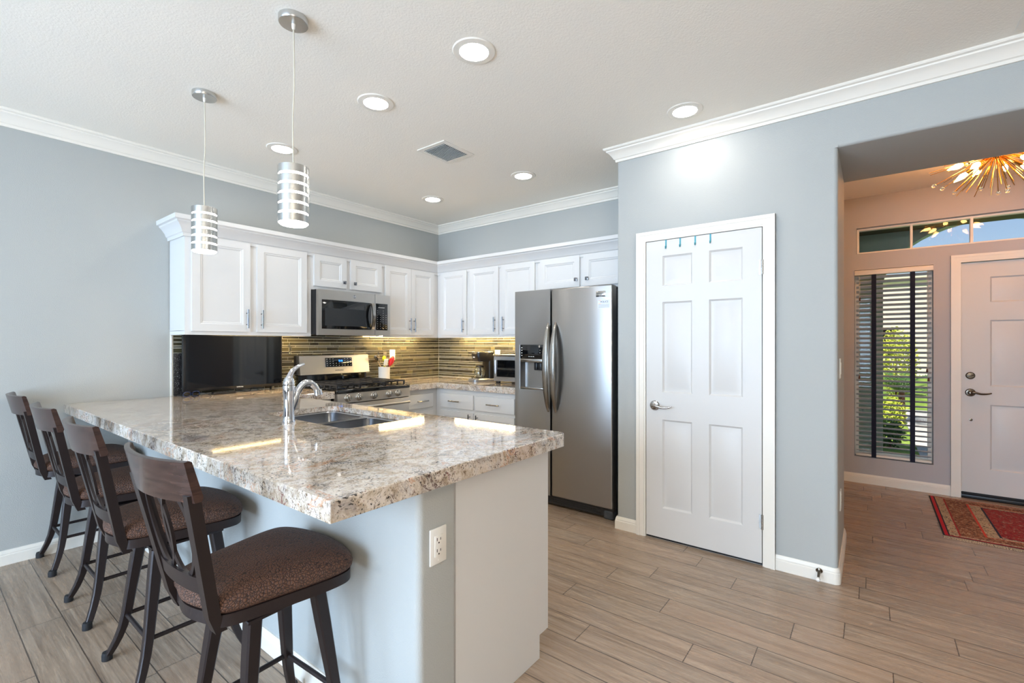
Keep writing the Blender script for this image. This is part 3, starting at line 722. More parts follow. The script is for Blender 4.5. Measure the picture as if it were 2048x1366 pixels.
for y0, y1 in ((-2.220, -1.868), (-1.832, -1.480)):
    bo = wpart(sk, 'bowl', bowl(y0, y1), SINKST)
    b = newbm(); lathe(b, [(0.045, 0.0), (0.045, 0.004), (0.03, 0.005), (0.02, 0.002), (0, 0.002)], Matrix.Translation((-2.511, (y0+y1)/2, 0.7145)), 20)
    wpart(sk, 'drain', b, CHROME, bo)
fx, fy = -2.790, -1.857
fc = thing('faucet', 'chrome single-lever kitchen faucet at the sink', 'faucet', (fx, fy, ZT))
b = newbm(); lathe(b, [(0.031, 0), (0.032, 0.006), (0.028, 0.014), (0.0255, 0.04), (0.0245, 0.09), (0.026, 0.13), (0.0285, 0.155), (0.029, 0.175), (0.027, 0.185), (0.0, 0.187)]); obj('body', b, CHROME, fc)
b = newbm(); pts = spline([(0.010, -0.004, 0.06), (0.026, -0.006, 0.105), (0.044, -0.008, 0.155), (0.072, -0.012, 0.188), (0.102, -0.016, 0.190), (0.126, -0.020, 0.170), (0.138, -0.022, 0.150)], 6)
tube(b, pts, [0.015+0.003*math.sin(PI*i/(len(pts)-1)) for i in range(len(pts))], 14); sp = obj('spout', b, CHROME, fc)
b = newbm(); cyl(b, pts[-1]+Vector((0.002, -0.001, 0.006)), pts[-1]+Vector((0.006, -0.002, -0.022)), 0.020, 0.022, 18); obj('spray_head', b, CHROME, sp)
b = newbm(); lathe(b, [(0.027, 0.0), (0.028, 0.01), (0.024, 0.028), (0.014, 0.042), (0, 0.046)], Matrix.Translation((0, 0, 0.187)))
pts = spline([(0.0, 0.0, 0.222), (0.018, 0.004, 0.252), (0.048, 0.010, 0.274), (0.088, 0.018, 0.288)], 6)
tube(b, pts, [0.015-0.008*i/(len(pts)-1) for i in range(len(pts))], 12); obj('lever', b, CHROME, fc)

# ------------------------------------------------------------------ gas range
rg = thing('gas_range', 'stainless steel gas range with black cooktop between the counters', 'range', (-1.42, -0.36, 0))
RX0, RX1 = -1.800, -1.040
b = newbm(); box(b, (RX0, -0.655, 0.06), (RX1, -0.03, 0.924), 0.003); wpart(rg, 'body', b, BLACKP)
b = newbm(); box(b, (RX0-0.002, -0.706, 0.925), (RX1+0.002, -0.055, 0.957), 0.008, 3); wpart(rg, 'cooktop', b, BLACKG)
Mr = MA(-0.655)
b = newbm(); prism(b, [(0, 0.842), (0.058, 0.846), (0.050, 0.9245), (0, 0.9245)], RX0+0.001, RX1-0.001, M=Matrix(((0, 0, 1, 0), (-1, 0, 0, -0.655), (0, 1, 0, 0), (0, 0, 0, 1))))
cp = wpart(rg, 'control_panel', b, STEELB)
for kx in (-1.706, -1.600, -1.449, -1.288, -1.187):
    b = newbm(); Mk = MA(-0.707) @ Matrix.Translation((kx, 0.885, 0)) @ Matrix.Rotation(-0.10, 4, 'X')
    lathe(b, [(0.030, 0), (0.031, 0.006), (0.027, 0.010), (0.025, 0.030), (0.021, 0.034), (0, 0.034)], Mk, 22)
    box(b, (-0.006, -0.022, 0.030), (0.006, 0.022, 0.044), 0.003, M=Mk); kb = wpart(rg, 'knob', b, NICKEL, cp)
b = newbm(); box(b, (RX0+0.003, -0.700, 0.215), (RX1-0.003, -0.656, 0.838), 0.006); od = wpart(rg, 'oven_door', b, STEELB)
b = newbm(); box(b, (RX0+0.09, -0.704, 0.30), (RX1-0.09, -0.6995, 0.715), 0.002); wpart(rg, 'oven_glass', b, BLACKG, od)
b = newbm(); tube(b, [(RX0+0.045, -0.752, 0.800), (RX1-0.045, -0.752, 0.800)], 0.013, 14)
for xx in (RX0+0.075, RX1-0.075): cyl(b, (xx, -0.699, 0.800), (xx, -0.752, 0.800), 0.009, seg=12)
wpart(rg, 'oven_handle', b, STEELB, od)
b = newbm(); box(b, (RX0+0.003, -0.698, 0.07), (RX1-0.003, -0.656, 0.205), 0.006); wpart(rg, 'warming_drawer', b, STEELB)
for xx in (RX0+0.06, RX1-0.06):
    for yy in (-0.60, -0.08): wpart(rg, 'foot', cyl(newbm(), (xx, yy, 0), (xx, yy, 0.062), 0.018, seg=12), RUBBER)
# backguard: black riser and tilted steel console
b = newbm(); box(b, (RX0+0.02, -0.052, 0.90), (RX1-0.02, -0.012, 1.06), 0.003); wpart(rg, 'backguard_riser', b, BLACKG)
Mbg = Matrix(((0, 0, 1, 0), (-1, 0, 0, -0.009), (0, 1, 0, 0), (0, 0, 0, 1)))
b = newbm(); prism(b, [(0, 1.052), (0.078, 1.052), (0.052, 1.226), (0.044, 1.232), (0, 1.232)], RX0+0.022, RX1-0.006, M=Mbg); bgd = wpart(rg, 'backguard', b, STEELB)
b = newbm(); prism(b, [(0, 1.056), (0.05, 1.056), (0.035, 1.226), (0, 1.226)], RX0+0.002, RX0+0.0215, M=Mbg); wpart(rg, 'backguard_cap', b, BLACKP, bgd)
Mdis = MA(-0.0) @ Matrix.Translation((-1.385, 1.160, 0.0755)) @ Matrix.Rotation(-0.148, 4, 'X')
b = newbm(); box(b, (-0.142, -0.044, -0.003), (0.142, 0.044, 0.0015), 0.002, M=Mdis); dp = wpart(rg, 'display', b, BLACKG, bgd)
b = newbm(); text_bm(b, '8:46', 0.026, Mdis @ Matrix.Translation((0.018, 0.012, 0.002))); wpart(rg, 'clock_digits', b, DISP, bgd)
b = newbm()
for i in range(9):
    for j in range(4):
        if 3 <= i <= 5 and j in (2, 3): continue
        u, v_ = -0.126+0.0315*i, -0.031+0.021*j
        box(b, (u-0.005, v_-0.0016, 0.0014), (u+0.005, v_+0.0016, 0.0021), M=Mdis)
wpart(rg, 'key_marks', b, WTEXT, bgd)
b = newbm(); text_bm(b, 'SAMSUNG', 0.020, MA(-0.0) @ Matrix.Translation((-1.385, 1.082, 0.0835)) @ Matrix.Rotation(-0.148, 4, 'X')); wpart(rg, 'logo_text', b, GTEXT, bgd)
# grates: three cast-iron sections, and burners under them
for gi, (ga, gb) in enumerate(((RX0+0.03, -1.552), (-1.547, -1.293), (-1.288, RX1-0.03))):
    b = newbm(); zz = 0.990; s = (0.012, 0.012)
    tube(b, [(ga, -0.655, zz), (gb, -0.655, zz), (gb, -0.105, zz), (ga, -0.105, zz)], 0, section=s, closed=True)
    for yy in (-0.56, -0.47, -0.38, -0.29, -0.20): tube(b, [(ga, yy, zz), (gb, yy, zz)], 0, section=s)
    tube(b, [((ga+gb)/2, -0.655, zz), ((ga+gb)/2, -0.105, zz)], 0, section=s)
    for xx in (ga, gb):
        for yy in (-0.655, -0.56, -0.47, -0.38, -0.29, -0.20, -0.105): tube(b, [(xx, yy, 0.956), (xx, yy, zz)], 0, section=(0.011, 0.011))
    wpart(rg, 'grate', b, IRON)
for bx_, by_ in ((-1.66, -0.52), (-1.66, -0.24), (-1.42, -0.38), (-1.18, -0.52), (-1.18, -0.24)):
    b = newbm(); lathe(b, [(0.045, 0), (0.045, 0.008), (0.036, 0.010), (0.036, 0.018), (0.03, 0.021), (0, 0.021)], Matrix.Translation((bx_, by_, 0.9573)), 20); wpart(rg, 'burner', b, IRON)

# ------------------------------------------------------------------ microwave
mw = thing('microwave_oven', 'stainless over-the-range microwave oven above the gas range', 'microwave', (-1.42, -0.2, 1.413))
MX0, MX1 = -1.797, -1.044
b = newbm(); box(b, (MX0, -0.378, 1.418), (MX1, -0.010, 1.808), 0.004); wpart(mw, 'body', b, BLACKP)
Mm = MA(-0.380)
b = slab(newbm(), MX0+0.001, 1.413, -1.222, 1.806, 0, 0.036, [(-1.765, 1.466, -1.318, 1.722)], Mm, [(0.001, -0.004)]); md = wpart(mw, 'door', b, STEELB)
b = newbm(); box(b, (-1.763, 1.468, 0.0322), (-1.260, 1.720, 0.0365), 0.001, M=Mm); wpart(mw, 'door_glass', b, BLACKG, md)
MESHG = mat('oven_window_mesh', (52, 54, 56), 0.08)
b = newbm(); box(b, (-1.735, 1.495, 0.0360), (-1.325, 1.648, 0.0371), M=Mm); wpart(mw, 'viewing_window', b, MESHG, md)
b = slab(newbm(), -1.219, 1.413, MX1-0.001, 1.806, 0, 0.036, [(-1.212, 1.466, MX1-0.030, 1.722)], Mm, [(0.001, -0.004)]); cpn = wpart(mw, 'control_side', b, STEELB)
b = newbm(); box(b, (-1.211, 1.467, 0.0322), (MX1-0.031, 1.721, 0.0366), 0.001, M=Mm); wpart(mw, 'keypad', b, BLACKG, cpn)
b = newbm()
for i in range(4):
    for j in range(9):
        if j > 6 and i in (1, 3): continue
        u, v_ = -1.192+0.033*i, 1.485+0.021*j
        box(b, (u-0.004, v_-0.0012, 0.0366), (u+0.004, v_+0.0012, 0.0372), M=Mm)
box(b, (-1.185, 1.682, 0.0366), (-1.11, 1.686, 0.0372), M=Mm)
wpart(mw, 'key_marks', b, WTEXT, cpn)
b = newbm(); pts = spline([(-1.262, 1.480, 0.036), (-1.262, 1.490, 0.062), (-1.262, 1.595, 0.080), (-1.262, 1.700, 0.062), (-1.262, 1.710, 0.036)], 6)
tube(b, [Mm @ p for p in pts], 0, section=(0.030, 0.014)); wpart(mw, 'handle', b, NICKEL, md)
b = newbm(); lathe(b, [(0.016, 0), (0.016, 0.001), (0, 0.0011)], Mm @ Matrix.Translation((-1.443, 1.766, 0.036)), 24); lg = wpart(mw, 'logo_disc', b, GTEXT, md)
b = newbm(); text_bm(b, 'GE', 0.018, Mm @ Matrix.Translation((-1.443, 1.766, 0.0375))); 
tube(b, [Mm @ Vector((-1.443+0.0138*math.cos(a), 1.766+0.0138*math.sin(a), 0.0374)) for a in [2*PI*k/24 for k in range(24)]], 0.0008, 6, closed=True); wpart(mw, 'logo_text', b, WTEXT, md)
b = newbm()
for k in range(14): box(b, (MX0+0.06+0.047*k, 0, 1.4125), (MX0+0.095+0.047*k, 0.09, 1.4178), M=Matrix.Translation((0, -0.33, 0)))
wpart(mw, 'bottom_vent', b, IRON)

# ------------------------------------------------------------------ refrigerator
fr = thing('refrigerator', 'stainless side-by-side refrigerator with ice dispenser next to the pantry', 'refrigerator', (-0.38, -2.18, 0))
FY0, FY1, FG = 1.728, 2.634, 2.092
b = newbm(); box(b, (-0.655, -FY1+0.012, 0.03), (-0.03, -FY0-0.006, 1.752), 0.006); wpart(fr, 'body', b, GREYP)
Mf = MB(-0.670)
def fridge_door(u0, u1, hole=None):
    b = newbm(); d = 0.078
    if hole is None: box(b, (u0, 0.100, 0), (u1, 1.783, d), 0.012, 3, M=Mf)
    else: slab(b, u0, 0.100, u1, 1.783, 0, d, [hole], Mf, [(0.003, -0.002), (0.006, -0.012), (0.02, -0.055)])
    return b
hole = (1.778, 0.950, 2.020, 1.330)
fdl = wpart(fr, 'freezer_door', fridge_door(FY0, FG-0.005, hole), FRSTEEL)
fdr = wpart(fr, 'fresh_food_door', fridge_door(FG+0.005, FY1), FRSTEEL)
for (ua, sg, dn, dd) in ((FG-0.022, -1, 'handle', fdl), (FG+0.048, 1, 'handle', fdr)):
    b = newbm(); pts = []; ws = []
    for k in range(25):
        t_ = k/24; zz = 0.782+0.728*t_; pts.append((ua, zz, 0.078+0.062*math.sin(PI*t_)**0.7)); ws.append(0.008+0.020*math.sin(PI*t_)**0.6)
    rings = [[Mf @ Vector((p[0]+w_*cx_, p[1], p[2]+0.010*cz_)) for cx_, cz_ in ((-1, -0.6), (-0.7, 0.6), (0, 1), (0.7, 0.6), (1, -0.6), (0, -1))] for p, w_ in zip(pts, ws)]
    loft(b, rings); wpart(fr, dn, b, NICKEL, dd)
b = newbm(); box(b, (1.782, 1.212, 0.062), (2.016, 1.326, 0.0795), 0.002, M=Mf); wpart(fr, 'dispenser_panel', b, BLACKG, fdl)
b = newbm()
for k in range(4): box(b, (1.796, 1.235+0.022*k, 0.0794), (1.806, 1.241+0.022*k, 0.0802), M=Mf)
for k in range(3): box(b, (1.870+0.022*k, 1.228, 0.0794), (1.884+0.022*k, 1.232, 0.0802), M=Mf)
for k in range(2): box(b, (1.985, 1.260+0.022*k, 0.0794), (1.990, 1.265+0.022*k, 0.0802), M=Mf)
wpart(fr, 'panel_marks', b, WTEXT, fdl)
b = newbm(); box(b, (1.782, 1.182, 0.050), (2.016, 1.211, 0.0785), 0.004, M=Mf); wpart(fr, 'dispenser_lip', b, NICKEL, fdl)
b = newbm(); box(b, (1.782, 0.955, 0.026), (2.016, 0.972, 0.0765), 0.003, M=Mf); wpart(fr, 'drip_tray', b, NICKEL, fdl)
b = newbm()
for u in (1.925, 1.968): box(b, (u-0.016, 1.115, 0.03), (u+0.016, 1.180, 0.055), 0.006, M=Mf)
wpart(fr, 'dispenser_lever', b, BLACKP, fdl)
b = newbm(); box(b, (2.500, 1.693, 0.0775), (2.580, 1.736, 0.0805), 0.002, M=Mf); wpart(fr, 'badge', b, NICKEL, fdr)
b = newbm(); box(b, (2.502, 1.694, 0.0803), (2.578, 1.703, 0.0812), M=Mf); wpart(fr, 'badge_band', b, BLACKP, fdr)
b = newbm(); text_bm(b, 'FRIGIDAIRE', 0.0115, Mf @ Matrix.Translation((2.540, 1.719, 0.0808))); wpart(fr, 'badge_text', b, GTEXT, fdr)
b = newbm(); text_bm(b, 'GALLERY', 0.0075, Mf @ Matrix.Translation((2.540, 1.6985, 0.0815))); wpart(fr, 'badge_band_text', b, WTEXT, fdr)
for u in (FY0+0.05, FY1-0.05):
    b = newbm(); box(b, (u-0.035, 1.752, -0.06), (u+0.035, 1.778, 0.05), 0.006, M=Mf); wpart(fr, 'hinge_cover', b, BLACKP)
b = newbm(); box(b, (FY0+0.01, 0.02, -0.01), (FY1-0.015, 0.092, 0.03), 0.004, M=Mf)
for k in range(3): box(b, (FY0+0.04, 0.038+0.016*k, 0.028), (FY1-0.12, 0.044+0.016*k, 0.034), M=Mf)
wpart(fr, 'toe_grille', b, IRON)
b = newbm(); box(b, (FY1-0.10, 0.0, -0.02), (FY1-0.012, 0.075, 0.036), 0.02, 3, M=Mf); wpart(fr, 'corner_foot', b, GREYP)
b = newbm(); cyl(b, (-0.12, -FY0-0.08, 0), (-0.12, -FY0-0.08, 0.034), 0.02, seg=12); cyl(b, (-0.12, -FY1+0.08, 0), (-0.12, -FY1+0.08, 0.034), 0.02, seg=12); cyl(b, (-0.6, -FY0-0.08, 0), (-0.6, -FY0-0.08, 0.034), 0.02, seg=12); wpart(fr, 'leveling_foot', b, RUBBER)
mg = thing('fridge_magnet', 'white magnet card reading police on the refrigerator door', 'magnet', tuple(Mf @ Vector((2.563, 1.610, 0.0785))))
wpart(mg, 'card', box(newbm(), (2.515, 1.608, 0.0784), (2.613, 1.668, 0.0795), M=Mf), MAGW)
b = newbm(); text_bm(b, 'POLICE', 0.020, Mf @ Matrix.Translation((2.570, 1.653, 0.0797)), 0.0003); wpart(mg, 'heading', b, KTEXT)
b = newbm(); box(b, (2.520, 1.664, 0.0794), (2.545, 1.6665, 0.0799), M=Mf); box(b, (2.520, 1.640, 0.0794), (2.545, 1.6425, 0.0799), M=Mf); wpart(mg, 'orange_lines', b, ORANGE)
b = newbm()
for k in range(4): box(b, (2.520, 1.613+0.0065*k, 0.0794), (2.608, 1.6145+0.0065*k, 0.0799), M=Mf)
wpart(mg, 'small_print', b, GTEXT)
# ------------------------------------------------------------------ television and the things around it
tv = thing('television', 'black flat-screen television standing on the counter under the cabinet', 'television', (-2.325, -0.10, ZT))
TX0, TX1, TZ0, TZ1 = -2.694, -1.958, 0.979, 1.411
b = newbm(); box(b, (TX0, -0.120, TZ0), (TX1, -0.085, TZ1), 0.005); box(b, (TX0+0.12, -0.086, TZ0+0.03), (TX1-0.12, -0.052, TZ1-0.12), 0.012); wpart(tv, 'cabinet', b, BLACKP)
b = newbm(); box(b, (TX0+0.016, -0.1215, TZ0+0.022), (TX1-0.010, -0.1195, TZ1-0.010)); wpart(tv, 'screen', b, SCREEN)
b = newbm(); text_bm(b, 'SAMSUNG', 0.011, MA(-0.1206) @ Matrix.Translation((-2.30, TZ0+0.012, 0))); wpart(tv, 'logo_text', b, WTEXT)
for xx in (TX0+0.10, TX1-0.075):
    b = newbm(); tube(b, [(xx-0.02, -0.155, ZT+0.006), (xx, -0.105, TZ0+0.004), (xx+0.012, -0.045, ZT+0.006)], 0, section=(0.02, 0.010)); wpart(tv, 'foot', b, BLACKP)
bd = newbm(); box(bd, (-2.725, -0.030, ZT+0.0006), (-2.600, -0.014, ZT+0.322), 0.004)
solo('serving_board', bd, BOARD, 'black speckled board leaning on the tiles behind the television', 'board', (-2.66, -0.022, ZT))
b = newbm(); box(b, (-2.515, -0.185, ZT+0.0006), (-2.355, -0.140, ZT+0.020), 0.006)
rc = solo('remote_control', b, BLACKP, 'black remote control lying under the television', 'remote', (-2.43, -0.16, ZT))
b = newbm(); cyl(b, (0.055, 0.002, 0.020), (0.055, 0.002, 0.0215), 0.011, seg=16)
for k in range(5):
    for j in (-1, 1): box(b, (-0.06+0.02*k, 0.007*j-0.004, 0.0195), (-0.05+0.02*k, 0.007*j+0.004, 0.0212))
obj('buttons', b, RUBBER, rc)
sg = thing('sunglasses', 'black sunglasses with blue rims beside the television foot', 'glasses', (-2.655, -0.165, ZT), rz=PI+0.3)
for s_ in (-1, 1):
    b = newbm(); tube(b, [(0.034*s_+0.028*math.cos(a), 0, 0.020+0.018*math.sin(a)) for a in [2*PI*k/20 for k in range(20)]], 0.0022, 8, closed=True); rm = obj('rim', b, BLUEF, sg)
    b = newbm(); lathe(b, [(0.027, 0), (0.0, 0.002)], Matrix.Translation((0.034*s_, 0, 0.020)) @ Matrix.Rotation(PI/2, 4, 'X') @ Matrix.Diagonal((1, 0.64, 1, 1)), 20); obj('lens', b, BLACKG, rm)
    b = newbm(); tube(b, spline([(0.062*s_, 0.001, 0.024), (0.064*s_, 0.06, 0.022), (0.062*s_, 0.11, 0.008), (0.060*s_, 0.125, 0.004)], 5), 0.0026, 8); obj('temple', b, BLACKP, sg)
b = newbm(); tube(b, [(-0.006, 0, 0.024), (0, 0, 0.027), (0.006, 0, 0.024)], 0.002, 8); obj('bridge', b, BLACKP, sg)
b = newbm(); tube(b, spline([(-2.10, -0.060, ZT+0.004), (-2.14, -0.11, ZT+0.004), (-2.19, -0.08, ZT+0.030), (-2.22, -0.10, ZT+0.004), (-2.30, -0.075, ZT+0.012), (-2.36, -0.11, ZT+0.004), (-2.44, -0.07, ZT+0.004), (-2.52, -0.10, ZT+0.004)], 8), 0.0035, 8)
solo('power_cable', b, WIREB, 'loose black cable curling on the counter under the television', 'cable', (-2.30, -0.09, ZT))
for k, (px_, pz_) in enumerate(((-1.842, 1.322), (-1.830, 1.292), (-1.838, 1.252))):
    t = thing('adhesive_hook', ['topmost of the three clear hooks stuck on tiles left of the range', 'middle one of the three clear hooks stuck on tiles left of the range', 'lowest of the three clear hooks stuck on tiles left of the range'][k], 'hook', (px_, -0.011, pz_), group='clear adhesive hooks')
    b = newbm(); box(b, (-0.011, -0.002, -0.016), (0.011, 0.0, 0.016), 0.0008); obj('backing', b, CLEARP, t)
    b = newbm(); tube(b, spline([(0, -0.002, 0.004), (0, -0.006, -0.006), (0, -0.013, -0.010), (0, -0.016, -0.002)], 4), 0.003, 8); obj('hook_arm', b, CLEARP, t)

# ------------------------------------------------------------------ crock and utensils
cx0, cy0 = -0.885, -0.115
ck = newbm(); lathe(ck, [(0.050, 0), (0.056, 0.004), (0.058, 0.012), (0.060, 0.146), (0.062, 0.150), (0.057, 0.150), (0.055, 0.010), (0, 0.008)], None, 32)
solo('utensil_crock', ck, CERAM, 'white ceramic utensil crock right of the range', 'crock', (cx0, cy0, ZT), world=False)
def utensil(name, label, top, bm_head, m_handle, m_head, base=(0, 0), r=0.004, hl=None):
    """handle rising from the crock floor to 'top' (relative to crock centre); head built at the top along the handle"""
    p0 = Vector((base[0], base[1], 0.012)); p1 = Vector(top); L = (p1-p0).length
    q = (p1-p0).to_track_quat('Z', 'Y').to_matrix().to_4x4()
    t = thing(name, label, 'utensil', (cx0+p0.x, cy0+p0.y, ZT+p0.z), group='utensils in the white crock')
    M = q
    b = newbm(); cyl(b, (0, 0, 0), (0, 0, L), r, r*0.9, 10); b.transform(M); obj('handle', b, m_handle, t)
    b = bm_head(L); b.transform(M); obj('head', b, m_head, t); return t
def spoonhead(w, l, th=0.25):
    def f(L): b = newbm(); sphere(b, (0, 0, L+l*0.42), 1.0, (w/2, w/2*th, l/2), 16); return b
    return f
def flathead(w, l, t_=0.006):
    def f(L): b = newbm(); box(b, (-w/2, -t_/2, L-0.012), (w/2, t_/2, L+l), 0.0028, 3); return b
    return f
def rodhead(r_, l):
    def f(L): b = newbm(); cyl(b, (0, 0, L-0.005), (0, 0, L+l), r_, r_*0.8, 12); return b
    return f
utensil('slotted_spoon', 'steel spoon leaning out of the crock toward the range', (-0.098, -0.02, 0.215), spoonhead(0.050, 0.075), BAMB, NICKEL, (0.046, 0.008))
utensil('honing_rod', 'thin steel rod with black tip standing tall in the crock', (-0.062, 0.012, 0.285), rodhead(0.006, 0.02), NICKEL, BLACKP, (-0.02, 0.0), 0.003)
utensil('spatula', 'white flat spatula in the crock', (-0.006, -0.030, 0.175), flathead(0.050, 0.060), BAMB, WHITEP, (-0.005, 0.01))
utensil('basting_brush', 'yellow-green silicone brush in the crock', (0.008, 0.012, 0.215), spoonhead(0.038, 0.055, 0.5), LIME, LIME, (-0.01, -0.01))
utensil('turner', 'tall grey-handled turner at the back of the crock', (0.032, 0.030, 0.235), flathead(0.034, 0.075, 0.008), GREYT, GREYT, (0.0, -0.01))
utensil('silicone_spatula', 'red silicone spatula leaning right in the crock', (0.055, -0.020, 0.165), spoonhead(0.060, 0.110, 0.85), RED, RED, (-0.01, 0.0))
utensil('wooden_spoon', 'dark wooden handle leaning furthest right in the crock', (0.086, 0.000, 0.205), rodhead(0.007, 0.06), WOODU, WOODU, (-0.045, -0.01), 0.005)
utensil('fork', 'small dark fork handle between the turner and wooden spoon', (0.062, 0.020, 0.225), rodhead(0.005, 0.03), WOODU, WOODU, (-0.01, -0.02), 0.003)
def outlet(label, M, w=0.072, h=0.117, gangs=1, body=WHITEP, cat='outlet', switch=False):
    t = thing('wall_outlet' if not switch else 'light_switch', label, cat, tuple(M @ Vector((0, 0, 0))))
    wpart(t, 'cover_plate', box(newbm(), (-w/2, -h/2, 0.0004), (w/2, h/2, 0.006), 0.0025, M=M), body)
    if switch:
        b = newbm(); box(b, (-0.017, -0.034, 0.005), (0.017, 0.034, 0.009), 0.002, M=M); wpart(t, 'rocker', b, body)
    else:
        r_ = wpart(t, 'receptacle', box(newbm(), (-0.017, -0.034, 0.005), (0.017, 0.034, 0.0078), 0.001, M=M), body)
        b = newbm()
        for vz in (-0.018, 0.018):
            box(b, (-0.009, vz-0.001, 0.0076), (-0.0065, vz+0.009, 0.0082), M=M); box(b, (0.006, vz-0.001, 0.0076), (0.0085, vz+0.007, 0.0082), M=M); cyl(b, M @ Vector((0, vz-0.008, 0.0076)), M @ Vector((0, vz-0.008, 0.0082)), 0.0028, seg=10)
        wpart(t, 'slots', b, KTEXT, r_)
    b = newbm()
    for vz in (-0.047, 0.047): cyl(b, M @ Vector((0, vz, 0.0055)), M @ Vector((0, vz, 0.0067)), 0.003, seg=10)
    wpart(t, 'screws', b, body); return t
outlet('white duplex outlet on the end of the half wall', MA(-3.046) @ Matrix.Translation((-2.910, 0.686, 0)))
outlet('white outlet on the tiles behind the utensil crock', MA(-0.011) @ Matrix.Translation((-0.700, 1.215, 0)))
outlet('white outlet on the tiles behind the coffee maker', MB(-0.011) @ Matrix.Translation((0.935, 1.212, 0)))
MJ = MA(PY1)
outlet('white light switch on the passage wall end', MJ @ Matrix.Translation((-0.655, 1.195, 0)), switch=True, cat='switch')
outlet('white outlet low on the passage wall end', MJ @ Matrix.Translation((-0.60, 0.42, 0)))

# ------------------------------------------------------------------ coffee maker, toaster oven
cm = thing('coffee_maker', 'black drip coffee maker beside the toaster oven', 'coffee maker', (-0.24, -0.93, ZT), rz=-0.35)
b = newbm(); prism(b, roundpoly([(-0.155, -0.085), (0.10, -0.085), (0.10, 0.085), (-0.155, 0.085)], [0.05, 0.02, 0.02, 0.05], 6), 0.001, 0.032, chamfer=0.012); bs_ = obj('base', b, mat('silver_grey_plastic', (128, 130, 132), 0.3, 0.4), cm)
b = newbm(); cyl(b, (-0.128, 0.0, 0.028), (-0.140, 0.0, 0.036), 0.010, seg=14); obj('power_button', b, BLACKP, bs_)
b = newbm(); lathe(b, [(0.060, 0), (0.062, 0.004), (0.0, 0.005)], Matrix.Translation((-0.045, 0, 0.032)), 24); obj('warming_plate', b, NICKEL, bs_)
b = newbm(); prism(b, roundpoly([(0.025, -0.078), (0.10, -0.078), (0.10, 0.078), (0.025, 0.078)], 0.015, 4), 0.030, 0.215); obj('column', b, BLACKP, cm)
b = newbm(); loft(b, [[Vector((p.x, p.y, zz)) for p in roundpoly([(-0.115+i_, -0.082+i_*0.6), (0.10, -0.082+i_*0.3), (0.10, 0.082-i_*0.3), (-0.115+i_, 0.082-i_*0.6)], 0.035, 6)] for zz, i_ in ((0.205, 0.022), (0.225, 0.012), (0.290, 0.0), (0.300, 0.004))]); hs = obj('brew_housing', b, BLACKP, cm)
b = newbm(); prism(b, roundpoly([(-0.108, -0.078), (0.10, -0.078), (0.10, 0.078), (-0.108, 0.078)], 0.032, 6), 0.3005, 0.309, chamfer=0.004); obj('lid', b, NICKEL, hs)
b = newbm(); box(b, (-0.117, -0.018, 0.245), (-0.112, 0.018, 0.258), 0.001); obj('badge', b, WTEXT, hs)
b = newbm(); lathe(b, [(0.040, 0.0), (0.056, 0.012), (0.060, 0.045), (0.052, 0.085), (0.040, 0.105), (0.042, 0.118), (0.039, 0.118), (0.037, 0.105), (0.049, 0.085), (0.057, 0.045), (0.050, 0.008), (0, 0.006)], Matrix.Translation((-0.045, 0, 0.0375)), 28); cf = obj('carafe', b, CLEAR, cm)
b = newbm(); lathe(b, [(0.043, 0.0), (0.043, 0.014), (0.02, 0.02), (0, 0.02)], Matrix.Translation((-0.045, 0, 0.148)), 24); obj('carafe_lid', b, BLACKP, cf)
b = newbm(); tube(b, spline([(-0.062, -0.040, 0.150), (-0.085, -0.085, 0.150), (-0.088, -0.092, 0.110), (-0.072, -0.064, 0.066)], 6), 0, section=(0.018, 0.010)); obj('carafe_handle', b, BLACKP, cf)
to = thing('toaster_oven', 'stainless toaster oven between the coffee maker and refrigerator', 'toaster oven', (-0.25, -1.42, ZT))
b = newbm(); box(b, (-0.385, -1.645, 0.970), (-0.070, -1.198, 1.215), 0.008); wpart(to, 'body', b, STEEL)
b = newbm(); box(b, (-0.402, -1.655, 1.214), (-0.065, -1.188, 1.234), 0.006); wpart(to, 'top_cover', b, NICKEL)
Mt = MB(-0.385)
b = slab(newbm(), 1.200, 0.972, 1.642, 1.212, 0.0005, 0.012, [(1.232, 1.012, 1.640-0.10, 1.178)], Mt, [(0.004, -0.004)]); dt = wpart(to, 'front_door', b, STEEL)
b = newbm(); box(b, (1.236, 1.016, 0.0085), (1.536, 1.174, 0.0112), M=Mt); wpart(to, 'door_glass', b, BLACKG, dt)
b = newbm()
for k in range(3): box(b, (1.245, 1.085+0.006*k, 0.011), (1.53, 1.087+0.006*k, 0.0118), M=Mt)
wpart(to, 'rack', b, NICKEL, dt)
b = newbm(); tube(b, [Mt @ Vector(p) for p in ((1.228, 1.014, 0.012), (1.228, 1.014, 0.022), (1.228, 1.176, 0.022), (1.228, 1.176, 0.012))], 0.005, 8); wpart(to, 'handle', b, CHROME, dt)
for k in range(3): wpart(to, 'dial', lathe(newbm(), [(0.018, 0), (0.017, 0.014), (0, 0.016)], Mt @ Matrix.Translation((1.592, 1.03+0.06*k, 0.012)), 18), BLACKP)
for xx in (-0.36, -0.10):
    for yy in (-1.62, -1.225): wpart(to, 'foot', box(newbm(), (xx-0.015, yy-0.02, ZT+0.0005), (xx+0.015, yy+0.02, 0.972), 0.003), BLACKP)

